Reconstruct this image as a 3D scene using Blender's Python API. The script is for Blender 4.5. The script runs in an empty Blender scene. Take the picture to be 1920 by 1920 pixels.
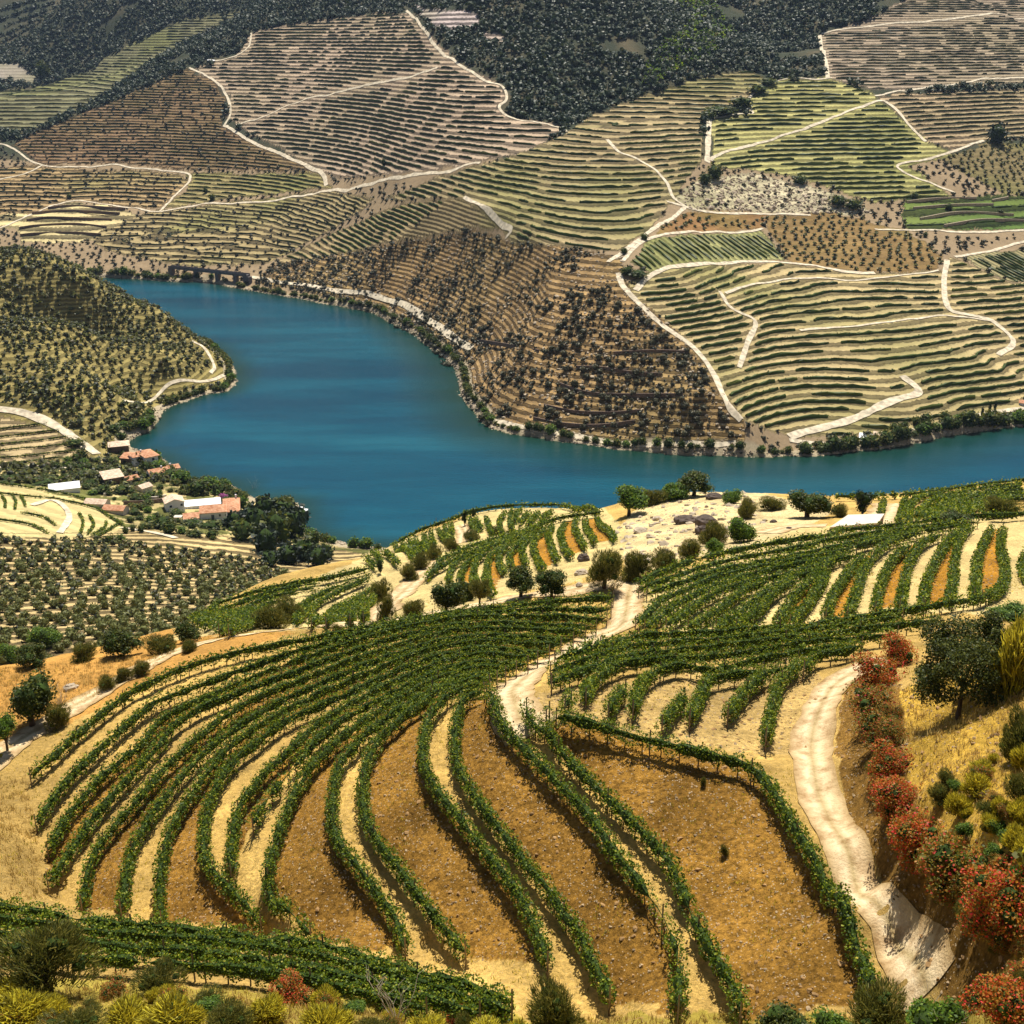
import bpy, math, random, re
import numpy as np
from mathutils import Vector
RNG = np.random.default_rng(7)
random.seed(7)
SC = bpy.context.scene
C = SC.collection
# ------------------------------------------------------------------ camera, sky, sun, exposure
CAMZ, PITCH, F = 190.0, math.radians(21.0), 2300.0
cam = bpy.data.cameras.new('camera'); cam.sensor_width = 36; cam.lens = 36 * F / 1920
cam.clip_start = 1.0; cam.clip_end = 20000
co = bpy.data.objects.new('camera', cam); C.objects.link(co)
co.location = (0, 0, CAMZ); co.rotation_euler = (math.pi / 2 - PITCH, 0, 0)
SC.camera = co
SUN_EL, SUN_AZ = math.radians(62), math.radians(7)      # azimuth measured from +Y towards +X
w = bpy.data.worlds.new('World'); SC.world = w; w.use_nodes = True
nt = w.node_tree
bg = nt.nodes['Background']
sky = nt.nodes.new('ShaderNodeTexSky'); sky.sky_type = 'NISHITA'; sky.sun_disc = False
sky.sun_elevation = SUN_EL; sky.sun_rotation = SUN_AZ; sky.altitude = 200
nt.links.new(sky.outputs[0], bg.inputs[0]); bg.inputs[1].default_value = 0.05
sl = bpy.data.lights.new('sun', 'SUN'); sl.energy = 5.0; sl.angle = math.radians(0.5); sl.color = (1.0, 0.94, 0.84)
so = bpy.data.objects.new('sun', sl); C.objects.link(so); so.location = (300, 600, 900)
sd = Vector((math.sin(SUN_AZ) * math.cos(SUN_EL), math.cos(SUN_AZ) * math.cos(SUN_EL), math.sin(SUN_EL)))
so.rotation_euler = sd.to_track_quat('Z', 'Y').to_euler()
vs = SC.view_settings; vs.view_transform = 'Standard'; vs.look = 'None'; vs.gamma = 1; vs.exposure = 0.5
SC.render.resolution_x = 1024; SC.render.resolution_y = 1024

# ------------------------------------------------------------------ pixel <-> world helpers (1920 px photograph)
cp, sp = math.cos(PITCH), math.sin(PITCH)
def ray(px, py):
    px = np.asarray(px, float); py = np.asarray(py, float)
    a = (px - 960) / F; b = -(py - 960) / F
    return a, cp + b * sp, -sp + b * cp
def at_z(px, py, z):
    dx, dy, dz = ray(px, py); t = (np.asarray(z, float) - CAMZ) / dz
    return np.stack([dx * t, dy * t, CAMZ + dz * t], -1)
def at_r(px, py, r):
    dx, dy, dz = ray(px, py); t = np.asarray(r, float) / np.hypot(dx, dy)
    return np.stack([dx * t, dy * t, CAMZ + dz * t], -1)
def project(x, y, z):
    f = y * cp - (z - CAMZ) * sp; u = y * sp + (z - CAMZ) * cp
    f = np.where(f < 1, 1, f)
    return 960 + F * x / f, 960 - F * u / f

def resample(p, step):
    p = np.asarray(p, float)
    d = np.r_[0, np.cumsum(np.linalg.norm(np.diff(p, axis=0), axis=1))]
    n = max(2, int(round(d[-1] / step)) + 1)
    s = np.linspace(0, d[-1], n)
    return np.stack([np.interp(s, d, p[:, k]) for k in range(p.shape[1])], 1)
def smooth(p, step, it=1):
    """Catmull-Rom through the points then resample."""
    p = np.asarray(p, float)
    if len(p) < 3: return resample(p, step)
    q = np.vstack([2 * p[0] - p[1], p, 2 * p[-1] - p[-2]])
    t = np.linspace(0, 1, 9)[:-1][:, None]
    out = []
    for i in range(1, len(q) - 2):
        a, b, c, d = q[i - 1], q[i], q[i + 1], q[i + 2]
        out.append(0.5 * ((2 * b) + (-a + c) * t + (2 * a - 5 * b + 4 * c - d) * t * t + (-a + 3 * b - 3 * c + d) * t ** 3))
    out.append(p[-1][None])
    return resample(np.vstack(out), step)

def hash2(i, j, s):
    n = (i.astype(np.int64) * 374761393 + j.astype(np.int64) * 668265263 + s * 1274126177) & 0xffffffff
    n = ((n ^ (n >> 13)) * 1274126177) & 0xffffffff
    return ((n ^ (n >> 16)) & 0xffff) / 65535.0
def vnoise(x, y, s=0):
    i = np.floor(x); j = np.floor(y); u = x - i; v = y - j
    u = u * u * (3 - 2 * u); v = v * v * (3 - 2 * v)
    i = i.astype(np.int64); j = j.astype(np.int64)
    return (hash2(i, j, s) * (1 - u) * (1 - v) + hash2(i + 1, j, s) * u * (1 - v) + hash2(i, j + 1, s) * (1 - u) * v + hash2(i + 1, j + 1, s) * u * v) * 2 - 1
def fbm(x, y, s=0, o=4):
    r = 0; a = 1; t = 0
    for k in range(o):
        r = r + a * vnoise(x, y, s + k); t += a; a *= .5; x = x * 2.03 + 17.1; y = y * 2.03 - 9.3
    return r / t
def pip(px, py, poly):
    poly = np.asarray(poly, float); x1, y1 = poly[-1]
    inside = np.zeros(px.shape, bool)
    for x2, y2 in poly:
        if y1 != y2:
            c = ((y2 > py) != (y1 > py)) & (px < (x1 - x2) * (py - y2) / (y1 - y2) + x2)
            inside ^= c
        x1, y1 = x2, y2
    return inside
# ------------------------------------------------------------------ the foreground rows (they fix the terrain there): points in the photograph + height
NEAR = {  # name: (z start, z end, points)
'R1': (152.0, 153.8, [(1043,1350),(1075,1358),(1110,1365),(1140,1370),(1207,1390),(1273,1407),(1323,1421),(1390,1437),(1427,1460),(1452,1495),(1482,1547),(1515,1597),(1549,1657),(1579,1723),(1612,1797),(1630,1847),(1628,1878)]),
'R2': (151, 151.4, [(987,1330),(993,1353),(1023,1380),(1040,1403),(1073,1437),(1113,1477),(1150,1513),(1190,1553),(1227,1590),(1257,1630),(1297,1723),(1323,1773),(1353,1820),(1383,1873),(1388,1910)]),
'R3': (150.6, 151.2, [(912,1298),(923,1310),(932,1337),(947,1367),(983,1407),(1023,1447),(1067,1493),(1107,1537),(1140,1587),(1180,1637),(1213,1680),(1247,1733),(1267,1787),(1273,1840),(1272,1895)]),
'R4': (148.9, 149.2, [(908,1303),(873,1317),(857,1350),(853,1407),(860,1447),(883,1487),(917,1537),(957,1587),(993,1637),(1033,1683),(1060,1727),(1087,1760),(1107,1807),(1133,1847),(1143,1880)]),
'R5': (148.6, 149.0, [(918,1284),(873,1290),(832,1312),(803,1353),(793,1400),(797,1440),(820,1487),(857,1533),(893,1580),(930,1627),(967,1673),(993,1720),(1013,1770),(1027,1813)]),
'R6': (147.2, 147.2, [(932,1278),(880,1278),(827,1299),(780,1334),(723,1380),(693,1423),(680,1480),(687,1540),(713,1590),(747,1633),(783,1683),(820,1730),(853,1767),(873,1793)]),
'R7': (147.0, 147.0, [(948,1268),(880,1268),(820,1289),(767,1320),(707,1360),(660,1408),(634,1440),(623,1513),(633,1580),(673,1633),(707,1680),(740,1723),(753,1763),(760,1785)]),
'R8': (145.2, 145.4, [(968,1259),(900,1256),(840,1270),(780,1298),(723,1330),(673,1367),(640,1391),(607,1420),(573,1460),(547,1507),(527,1557),(510,1607),(503,1653),(517,1690),(550,1723),(583,1760)]),
'R9': (145.0, 145.1, [(990,1248),(900,1243),(820,1262),(700,1320),(640,1352),(590,1395),(540,1453),(517,1480),(493,1513),(474,1550)]),
'R10': (144.0, 144.1, [(1008,1238),(900,1231),(820,1249),(700,1302),(640,1336),(583,1375),(547,1412),(510,1440),(473,1487),(447,1523),(437,1580),(433,1640)]),
'R11': (143.8, 143.8, [(1030,1226),(900,1219),(800,1238),(700,1282),(620,1318),(567,1338),(520,1365),(477,1398),(437,1432),(407,1477),(390,1513),(383,1563),(387,1617),(417,1657),(460,1703),(490,1740)]),
'R12': (142.7, 142.6, [(1052,1213),(900,1207),(800,1224),(700,1262),(600,1305),(540,1335),(493,1362),(453,1389),(413,1425),(383,1463),(353,1507),(323,1553),(310,1597),(300,1663),(303,1730)]),
'R13': (142.5, 142.4, [(1075,1202),(900,1195),(800,1210),(700,1244),(600,1285),(533,1315),(483,1342),(440,1369),(393,1405),(350,1447),(310,1497),(277,1543),(247,1597),(237,1647),(227,1710)]),
'R14': (141.5, 141.3, [(1098,1189),(900,1183),(800,1197),(700,1228),(600,1266),(500,1303),(450,1330),(393,1370),(350,1408),(307,1450),(260,1507),(217,1553),(183,1600),(163,1647),(153,1700)]),
'R15': (141.3, 141.1, [(1118,1177),(900,1171),(800,1184),(700,1211),(600,1246),(500,1282),(433,1307),(367,1335),(320,1370),(300,1400),(247,1457),(200,1507),(160,1557),(127,1607),(90,1660)]),
'R16': (140.5, 140.3, [(1138,1162),(900,1160),(800,1172),(700,1196),(600,1228),(500,1263),(400,1306),(333,1337),(293,1363),(267,1400),(200,1453),(150,1507),(117,1553),(90,1600)]),
'R17': (140.3, 140.1, [(1146,1145),(1000,1146),(900,1152),(800,1165),(700,1184),(600,1212),(500,1243),(400,1280),(333,1303),(287,1323),(240,1360),(187,1407),(140,1453),(100,1500),(67,1547)]),
'R18': (139.6, 139.4, [(1150,1122),(1060,1130),(960,1140),(850,1152),(750,1168),(650,1190),(550,1207),(440,1228),(340,1258),(293,1280),(250,1300),(207,1330),(160,1367),(110,1413),(57,1457)]),
'B1': (144.6, 150.0, [(-60,1700),(0,1706),(100,1718),(230,1740),(350,1748),(480,1762),(600,1780),(700,1803),(800,1832),(880,1855),(960,1885)]),
'B2': (145.6, 150.2, [(-60,1722),(100,1742),(230,1760),(350,1768),(480,1782),(600,1800),(700,1826),(800,1855),(900,1885),(960,1905)]),
'B3': (146.8, 150.4, [(-60,1748),(100,1768),(230,1784),(350,1790),(480,1804),(600,1824),(700,1850),(800,1876),(900,1905)]),
'B4': (148.0, 150.4, [(-60,1778),(100,1796),(230,1808),(350,1814),(480,1828),(600,1848),(720,1878),(800,1900)]),
}
# ------------------------------------------------------------------ terrain control points
ctrl = []
def cz(px, py, z): ctrl.append(at_z(px, py, z))
def cr(px, py, r): ctrl.append(at_r(px, py, r))
def hid(px, r, z):                      # behind a crest: direction of a column, range, height
    dx, dy, _ = ray(px, 960.); s = r / math.hypot(dx, dy); ctrl.append(np.array([dx * s, dy * s, z]))
def prof(px, y0, z0, seq):
    p = at_z(px, y0, z0); r = math.hypot(p[0], p[1]); z = z0; ctrl.append(p)
    for y, m in seq:
        dx, dy, dz = ray(px, y); T = -dz / math.hypot(dx, dy)
        r2 = (CAMZ - z + m * r) / (m + T)
        if r2 <= r: r2 = r + 5
        r = r2; z = CAMZ - T * r; ctrl.append(at_r(px, y, r))
    return r, z
COLS = [
 (-420,500,[(440,.2),(400,.12),(320,.2),(260,.2),(200,.2),(140,.15),(100,.25),(0,.32)]),
 (0,507,[(440,.2),(400,.12),(320,.22),(270,.25),(200,.22),(140,.10),(100,.3),(0,.36)]),
 (250,522,[(480,.2),(400,.12),(320,.22),(230,.32),(180,.3),(130,.12),(80,.25),(0,.36)]),
 (430,533,[(480,.2),(400,.15),(320,.25),(230,.33),(150,.35),(60,.3),(0,.2)]),
 (640,575,[(500,.28),(420,.25),(360,.22),(320,.28),(250,.36),(150,.36),(50,.33),(0,.3)]),
 (860,735,[(650,.45),(550,.38),(450,.3),(370,.24),(330,.24),(280,.28),(200,.36),(100,.37),(0,.35)]),
 (1000,820,[(750,.42),(650,.42),(550,.4),(450,.3),(350,.22),(260,.2),(225,.14),(150,.34),(60,.4),(0,.4)]),
 (1200,848,[(750,.5),(650,.52),(550,.45),(490,.32),(400,.14),(330,.22),(250,.25),(200,.1),(120,.35),(0,.4)]),
 (1440,855,[(800,.4),(700,.28),(600,.22),(500,.16),(450,.12),(400,.2),(300,.32),(200,.3),(140,.2),(90,.12),(0,.4)]),
 (1680,842,[(780,.32),(700,.26),(600,.18),(510,.16),(440,.22),(400,.12),(300,.32),(200,.3),(100,.27),(0,.28)]),
 (1920,797,[(720,.25),(640,.16),(560,.22),(500,.15),(400,.2),(300,.24),(200,.27),(100,.25),(0,.25)]),
 (2320,760,[(700,.2),(600,.18),(500,.17),(400,.2),(300,.24),(200,.25),(100,.25),(0,.25)])]
EDGE = []
for px, y0, seq in COLS:
    r, z = prof(px, y0, 0.0, seq)
    for k in (1.35, 2.2):
        hid(px, r * k, z + (k - 1) * r * .3)
# a few points between the columns, for gullies and spurs
cz(1320,760,22)
# front hill on the left bank
for t in [(0,765,17),(0,700,27),(0,600,41),(0,480,58),(150,760,17),(150,700,26),(150,610,38),(150,524,50),(215,555,36),(215,640,22),(215,740,8),(290,735,4),(290,660,22),(290,582,32),(380,710,4),(385,650,12),(-300,760,22),(-300,600,55),(-300,440,80),
          (0,820,10),(0,862,11),(0,900,14),(0,940,20),(0,990,27),(0,1050,35),(0,1110,44),(0,1180,53),(0,1235,60),
          (120,840,7),(110,905,10),(120,950,15),(120,1000,23),(120,1080,37),(200,840,3),(200,900,6),(220,960,12),(200,1010,22),(200,1100,40),(200,1200,56),
          (300,905,4),(320,960,8),(400,945,5),(400,1000,13),(400,1080,28),(400,1150,44),(530,1000,3),(560,1050,12),(540,1090,22),(650,1035,5),
          (-300,860,15),(-300,1000,35),(-300,1200,62)]: cz(*t)
hid(150,800,20); hid(215,790,12); hid(0,900,30); hid(290,730,14); hid(-300,1000,40)
# knoll and spurs at middle distance
for t in [(350,1172,132),(450,1165,128),(500,1150,142),(450,1122,165),(380,1150,152),(560,1100,182),(640,1150,134),(640,1076,205),(700,1062,205),(700,1110,150),
          (750,1130,120),(760,1060,162),(740,1022,218),(790,992,225),(850,1045,168),(850,974,228),(950,1090,132),(950,1030,165),(920,957,228),(1050,1080,128),(1050,1010,170),(1050,953,228),
          (1100,1000,178),(1120,960,215),(1160,965,192),(1150,1065,126),(1230,1030,145),(1300,1000,155),(1230,925,205),(1300,930,200),(1400,950,180),(1420,925,212),(1500,965,172),(1600,975,165),(1560,930,212),(1700,925,222),(1800,914,232),(1920,902,240),(2200,880,250),
          (1700,975,160),(1850,965,165),(1920,960,165),(2200,960,150),
          (590,1175,122),(700,1168,117),(850,1135,112),(1000,1110,112),(1120,1090,113)]: cr(*t)
for t in [(700,275,68),(900,292,70),(1100,292,70),(1300,292,66),(1500,300,66),(1700,312,68),(1920,322,70),(500,245,70),(350,215,68),(200,180,80),(50,170,82),(-300,190,90),(2200,330,80),
          (700,380,22),(900,410,16),(1100,410,16),(1300,410,18),(1500,420,18),(1700,430,20),(1920,440,22),(2200,450,24)]: hid(*t)
# near left road and slope beyond it
for t in [(0,1412,139),(130,1362,138.8),(280,1262,138.4),(450,1200,138.3),(650,1168,138.4),(850,1146,138.8),(1000,1122,139.3),(0,1330,137.5),(60,1290,137),(130,1250,136),(0,1258,136),(220,1250,137),(300,1225,136.5),(-250,1450,139),(-250,1300,136)]: cz(*t)
# path, right block, right field
for t in [(1000,1290,150.0),(960,1330,150.8),(1050,1240,147.2),(1120,1210,144.6),(1170,1150,141.4),(1185,1095,139.4),
          (1100,1300,150.2),(1200,1300,150.3),(1300,1340,151.2),(1400,1380,151.8),(1200,1220,146.2),(1350,1240,148),(1450,1290,150.3),(1400,1200,146),(1500,1200,146),(1600,1190,146.8),(1540,1260,150),(1700,1190,149),
          (1300,1090,139.8),(1300,1150,142.2),(1400,1100,140.6),(1500,1100,141.2),(1400,1040,137.4),(1500,1020,136.6),(1600,1100,142),(1600,1010,136.4),(1700,1100,142.4),(1700,1010,137),(1800,1100,143.2),(1800,1000,137),(1900,1100,144),(1900,990,137.2),(1850,1160,148.5),(1920,1160,148.8),
          (1580,1262,150.6),(1520,1330,151.6),(1500,1420,152.4),(1530,1520,153.2),(1590,1620,154),(1650,1720,154.6),(1700,1810,155),(1560,1300,151.2),(1560,1400,152.4),(1600,1530,153.6),(1660,1640,154.3),(1720,1740,155),(1580,1700,154.2),(1680,1860,155.2),(1705,1880,155.4),(1640,1640,153.9),(1590,1500,153.3),
          (1640,1290,153.5),(1690,1300,156),(1795,1355,157),(1650,1400,155),(1700,1400,157),(1680,1500,156),(1730,1500,158),(1740,1600,157.5),(1790,1600,159),(1800,1720,158.3),(1860,1720,160),(1900,1800,160),(1780,1850,157),(1850,1900,159),
          (1850,1250,158),(1920,1250,160),(1900,1400,160.5),(1850,1500,160.5),(1920,1600,161.5),(2100,1300,163),(2200,1600,166),(2100,1900,166),
          (0,1560,143.0),(30,1640,143.6),(100,1690,144.3),(330,1735,145.2),(640,1760,147.0),(930,1850,149.4),(1200,1910,151.6),(1450,1900,152.8),
          (0,1850,149.5),(250,1870,150.3),(500,1880,151.2),(700,1910,152),(0,1960,152.5),(960,1960,153.5),(1900,1960,160),(-250,1700,145),(-250,1900,152)]: cz(*t)
for t in [(960,3,185.5),(960,12,171),(200,24,158),(960,24,160),(1800,24,162)]: hid(*t)
for n, (z0, z1, pts) in NEAR.items():
    p = np.array(pts, float); zz = np.linspace(z0, z1, len(p))
    q = np.array([at_z(a, b, c + .75) for (a, b), c in zip(p, zz)]); q[:, 2] = zz
    NEAR[n] = (z0, z1, pts, q)
    for a in resample(q, 3.2): ctrl.append(a)
ctrl = np.array(ctrl)
# far out to the sides, so the extrapolation stays tame
for az in (-1.35, -1.0, -.7, .7, 1.0, 1.35):
    for r, z in ((5,182),(20,163),(45,154),(80,148),(130,120),(220,90),(400,40),(700,30),(1200,90),(2200,300),(5000,600)):
        ctrl = np.vstack([ctrl, [math.sin(az) * r, math.cos(az) * r, z]])
for az in (-.3, 0, .3): ctrl = np.vstack([ctrl, [math.sin(az) * 5800, math.cos(az) * 5800, 900]])
KA = 1.0
def uv(x, y): return np.arctan2(x, y) * KA, np.log(np.hypot(x, y))
cu, cv = uv(ctrl[:, 0], ctrl[:, 1])
# drop near-duplicates
keep = []
for i in range(len(cu)):
    if all((cu[i] - cu[j]) ** 2 + (cv[i] - cv[j]) ** 2 > 0.006 ** 2 for j in keep): keep.append(i)
ctrl = ctrl[keep]; cu = cu[keep]; cv = cv[keep]
def kern(d2): return 0.5 * d2 * np.log(d2 + 1e-12)
n = len(cu)
A = np.zeros((n + 3, n + 3)); d2 = (cu[:, None] - cu[None]) ** 2 + (cv[:, None] - cv[None]) ** 2
A[:n, :n] = kern(d2) + np.eye(n) * 2e-5
P = np.stack([np.ones(n), cu, cv], 1); A[:n, n:] = P; A[n:, :n] = P.T
sol = np.linalg.solve(A, np.r_[ctrl[:, 2], 0, 0, 0])
GA = np.r_[np.linspace(-1.4, -.66, 16), np.arange(-.64, .6401, .004), np.linspace(.66, 1.4, 16)]
GV = np.arange(math.log(2.5), math.log(9000), .01)
uu, vv = np.meshgrid(GA, GV, indexing='ij')
G = np.zeros(uu.size); fu, fv = uu.ravel(), vv.ravel()
for s in range(0, G.size, 8000):
    a = (fu[s:s + 8000, None] - cu) ** 2 + (fv[s:s + 8000, None] - cv) ** 2
    G[s:s + 8000] = kern(a) @ sol[:n] + sol[n] + sol[n + 1] * fu[s:s + 8000] + sol[n + 2] * fv[s:s + 8000]
G = G.reshape(uu.shape)
# ------------------------------------------------------------------ river outline at water level
FAR_SHORE = [(2320,758),(2100,775),(1920,797),(1840,808),(1750,826),(1640,846),(1560,853),(1460,856),(1350,855),(1250,850),(1180,846),(1080,831),(1000,821),(935,809),(905,795),(882,762),(862,735),(855,692),(822,665),(770,622),(720,598),(690,585),(640,575),(560,560),(480,547),(425,538),(395,528),(360,530),(300,526),(250,523),(200,521),(160,519),(60,512),(-200,500),(-700,470)]
LEFT_SHORE = [(-700,430),(-300,478),(0,500),(150,545),(290,600),(360,640),(400,650),(440,690),(446,718),(430,733),(400,737),(350,752),(310,764),(300,790),(285,808),(250,820),(240,833),(262,846),(300,858),(330,885),(350,900),(420,902),(450,920),(480,932),(560,940),(572,1000),(640,1022),(735,1030),(900,1040),(1200,1015),(1500,995),(1920,985),(2320,960)]
LEFT_SHORE[0] = (-700, 490)
far_w = np.array([at_z(a, b, 0)[:2] for a, b in FAR_SHORE])
left_w = np.array([at_z(a, b, 0)[:2] for a, b in LEFT_SHORE])
RIV = np.vstack([resample(far_w, 12), resample(left_w, 12)])
RIV[:, 0] += 1.5 * vnoise(RIV[:, 0] * .09, RIV[:, 1] * .09, 3); RIV[:, 1] += 2.5 * vnoise(RIV[:, 0] * .08 + 50, RIV[:, 1] * .08, 4)
def river_sd(x, y):
    """signed distance: positive on land."""
    out = np.full(x.shape, 1e9)
    a = RIV; b = np.roll(RIV, -1, 0)
    ch = 40000
    xr, yr = x.ravel(), y.ravel(); o = out.ravel()
    e = b - a; L = (e ** 2).sum(1) + 1e-9
    for s in range(0, xr.size, ch):
        X = xr[s:s + ch, None] - a[:, 0]; Y = yr[s:s + ch, None] - a[:, 1]
        t = np.clip((X * e[:, 0] + Y * e[:, 1]) / L, 0, 1)
        o[s:s + ch] = np.sqrt(((X - t * e[:, 0]) ** 2 + (Y - t * e[:, 1]) ** 2).min(1))
    o = o.reshape(x.shape)
    return np.where(pip(x, y, RIV), -o, o)
uw, vw = np.sin(uu) * np.exp(vv), np.cos(uu) * np.exp(vv)
SD = np.full(G.shape, 500.0)
m = (vv > math.log(330)) & (vv < math.log(1500))
SD[m] = river_sd(uw[m], vw[m])
def bil(T, az, v):
    i = np.clip(np.interp(az, GA, np.arange(len(GA))), 0, len(GA) - 1.001); j = np.clip((v - GV[0]) / .01, 0, len(GV) - 1.001)
    i0 = i.astype(int); j0 = j.astype(int); u = i - i0; t = j - j0
    return T[i0, j0] * (1 - u) * (1 - t) + T[i0 + 1, j0] * u * (1 - t) + T[i0, j0 + 1] * (1 - u) * t + T[i0 + 1, j0 + 1] * u * t
def H(x, y, exact=False):
    x = np.asarray(x, float); y = np.asarray(y, float)
    az = np.arctan2(x, y); r = np.hypot(x, y); v = np.log(np.maximum(r, 2.6))
    z = bil(G, az, v)
    amp = np.clip((r - 260) / 900, 0, 1)
    z = z + amp * (7 * fbm(x / 160, y / 160, 11, 3) + 3.3 * fbm(x / 34, y / 34, 21, 3)) + np.clip((r - 230) / 200, 0, 1) * .25 * fbm(x / 7, y / 7, 31, 2)
    z = z + .14 * fbm(x / 1.1, y / 1.1, 41, 3) * (r < 300) + np.clip((r - 1400) / 600, 0, 1) * 34 * fbm(x / 210, y / 210, 51, 2)
    sd = bil(SD, az, v)
    if exact:
        k = (np.abs(sd) < 40)
        if k.any(): sd = np.where(k, 0, sd); sd[k] = river_sd(x[k], y[k])
    land = np.clip(z, .35 + .04 * np.minimum(sd, 60), .5 + .6 * sd + .008 * sd * sd)
    land = np.where(sd > 90, np.maximum(z, 3), land)
    return np.where(sd > 0, land, np.maximum(-.15 + .35 * sd, -7))
RFAR_AZ = np.arctan2(far_w[::-1, 0], far_w[::-1, 1]); RFAR_R = np.hypot(far_w[::-1, 0], far_w[::-1, 1])
_o = np.argsort(RFAR_AZ); RFAR_AZ = RFAR_AZ[_o]; RFAR_R = RFAR_R[_o]
def layer(x, y):                       # 0 near, 1 left bank, 2 far side of the river
    r = np.hypot(x, y); rf = np.interp(np.arctan2(x, y), RFAR_AZ, RFAR_R)
    return np.where(r < 262, 0, np.where(r < rf - 45, 1, 2))
def drape(px, py, rmin=0., rmax=6000.):
    """march each photo ray to the terrain."""
    px = np.atleast_1d(np.asarray(px, float)); py = np.atleast_1d(np.asarray(py, float))
    dx, dy, dz = ray(px, py); h = np.hypot(dx, dy)
    rr = np.exp(np.arange(math.log(max(rmin, 30)), math.log(rmax), .004))
    X = (dx / h)[:, None] * rr; Y = (dy / h)[:, None] * rr; Zr = CAMZ + (dz / h)[:, None] * rr
    below = H(X, Y) > Zr
    k = np.where(below.any(1), below.argmax(1), len(rr) - 1); k = np.maximum(k, 1)
    i = np.arange(len(px)); d1 = (H(X[i, k], Y[i, k]) - Zr[i, k]); d0 = Zr[i, k - 1] - H(X[i, k - 1], Y[i, k - 1])
    t = np.clip(d0 / (d0 + d1 + 1e-9), 0, 1); r = rr[k - 1] * (1 - t) + rr[k] * t
    x = dx / h * r; y = dy / h * r
    return np.stack([x, y, H(x, y)], 1)
# ------------------------------------------------------------------ mesh helpers
def tag(o, label=None, cat=None, group=None, kind=None):
    if label: o['label'] = label
    if cat: o['category'] = cat
    if group: o['group'] = group
    if kind: o['kind'] = kind
    return o
def mesh(name, V, faces, mats, smooth=False, col=None, attrs=None, mi=None):
    """faces: list of int arrays (n,3) / (n,4)."""
    me = bpy.data.meshes.new(name)
    V = np.asarray(V, np.float32)
    me.vertices.add(len(V)); me.vertices.foreach_set('co', V.ravel())
    if not isinstance(faces, list): faces = [faces]
    faces = [np.asarray(f, np.int32) for f in faces if len(f)]
    idx = np.concatenate([f.ravel() for f in faces]); cnt = np.concatenate([np.full(len(f), f.shape[1], np.int32) for f in faces])
    me.loops.add(len(idx)); me.loops.foreach_set('vertex_index', idx)
    me.polygons.add(len(cnt)); me.polygons.foreach_set('loop_start', np.r_[0, np.cumsum(cnt)[:-1]].astype(np.int32))
    me.polygons.foreach_set('use_smooth', np.full(len(cnt), smooth))
    if mi is not None: me.polygons.foreach_set('material_index', np.asarray(mi, np.int32))
    for m in (mats if isinstance(mats, (list, tuple)) else [mats]): me.materials.append(m)
    if col is not None:
        a = me.color_attributes.new('Col', 'FLOAT_COLOR', 'POINT')
        a.data.foreach_set('color', np.concatenate([col, np.ones((len(col), 1))], 1).astype(np.float32).ravel())
    for k, v in (attrs or {}).items():
        a = me.attributes.new(k, 'FLOAT', 'POINT'); a.data.foreach_set('value', v.astype(np.float32))
    me.update(calc_edges=True)
    return me
def link(name, me, parent=None, loc=None, rz=0., sc=None):
    o = bpy.data.objects.new(name, me); C.objects.link(o)
    if parent is not None: o.parent = parent
    if loc is not None: o.location = loc
    if rz: o.rotation_euler = (0, 0, rz)
    if sc is not None: o.scale = sc if hasattr(sc, '__len__') else (sc, sc, sc)
    return o
class MB:
    def __init__(s): s.v = []; s.f3 = []; s.f4 = []; s.n = 0
    def add(s, V, F):
        V = np.asarray(V, float); F = np.asarray(F, int) + s.n
        (s.f3 if F.shape[1] == 3 else s.f4).append(F); s.v.append(V); s.n += len(V); return s
    def box(s, x0, x1, y0, y1, z0, z1):
        V = [(x0,y0,z0),(x1,y0,z0),(x1,y1,z0),(x0,y1,z0),(x0,y0,z1),(x1,y0,z1),(x1,y1,z1),(x0,y1,z1)]
        return s.add(V, [(0,3,2,1),(4,5,6,7),(0,1,5,4),(1,2,6,5),(2,3,7,6),(3,0,4,7)])
    def tube(s, P, R, k=6):
        P = np.asarray(P, float); R = np.broadcast_to(np.asarray(R, float), (len(P),))
        T = np.gradient(P, axis=0); T /= np.linalg.norm(T, axis=1)[:, None] + 1e-9
        up = np.array([0, 0, 1.]) if abs(T[0, 2]) < .9 else np.array([1., 0, 0])
        A = np.cross(T, up); A /= np.linalg.norm(A, axis=1)[:, None] + 1e-9; B = np.cross(A, T)
        th = np.arange(k) / k * 2 * math.pi
        V = (P[:, None] + R[:, None, None] * (np.cos(th)[None, :, None] * A[:, None] + np.sin(th)[None, :, None] * B[:, None])).reshape(-1, 3)
        i = np.arange(len(P) - 1)[:, None] * k; j = np.arange(k)[None]
        F = np.stack([i + j, i + (j + 1) % k, i + k + (j + 1) % k, i + k + j], -1).reshape(-1, 4)
        return s.add(V, F)
    def mesh(s, name, mat, **kw):
        return mesh(name, np.vstack(s.v), [np.vstack(f) for f in (s.f3, s.f4) if f], mat, **kw)
def leaves(P, size, rng, up=.35, asp=.75):
    """one little quad per point."""
    n = len(P); N = rng.normal(size=(n, 3)); N[:, 2] = np.abs(N[:, 2]) + up; N /= np.linalg.norm(N, axis=1)[:, None]
    T = np.cross(N, rng.normal(size=(n, 3))); T /= np.linalg.norm(T, axis=1)[:, None] + 1e-9; B = np.cross(N, T)
    s = (np.asarray(size) * rng.uniform(.6, 1.35, n))[:, None] * .5
    V = np.stack([P - T * s, P - B * s * asp, P + T * s, P + B * s * asp], 1).reshape(-1, 3)
    F = np.arange(4 * n).reshape(-1, 4)
    return V, F
ICO = None
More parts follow.
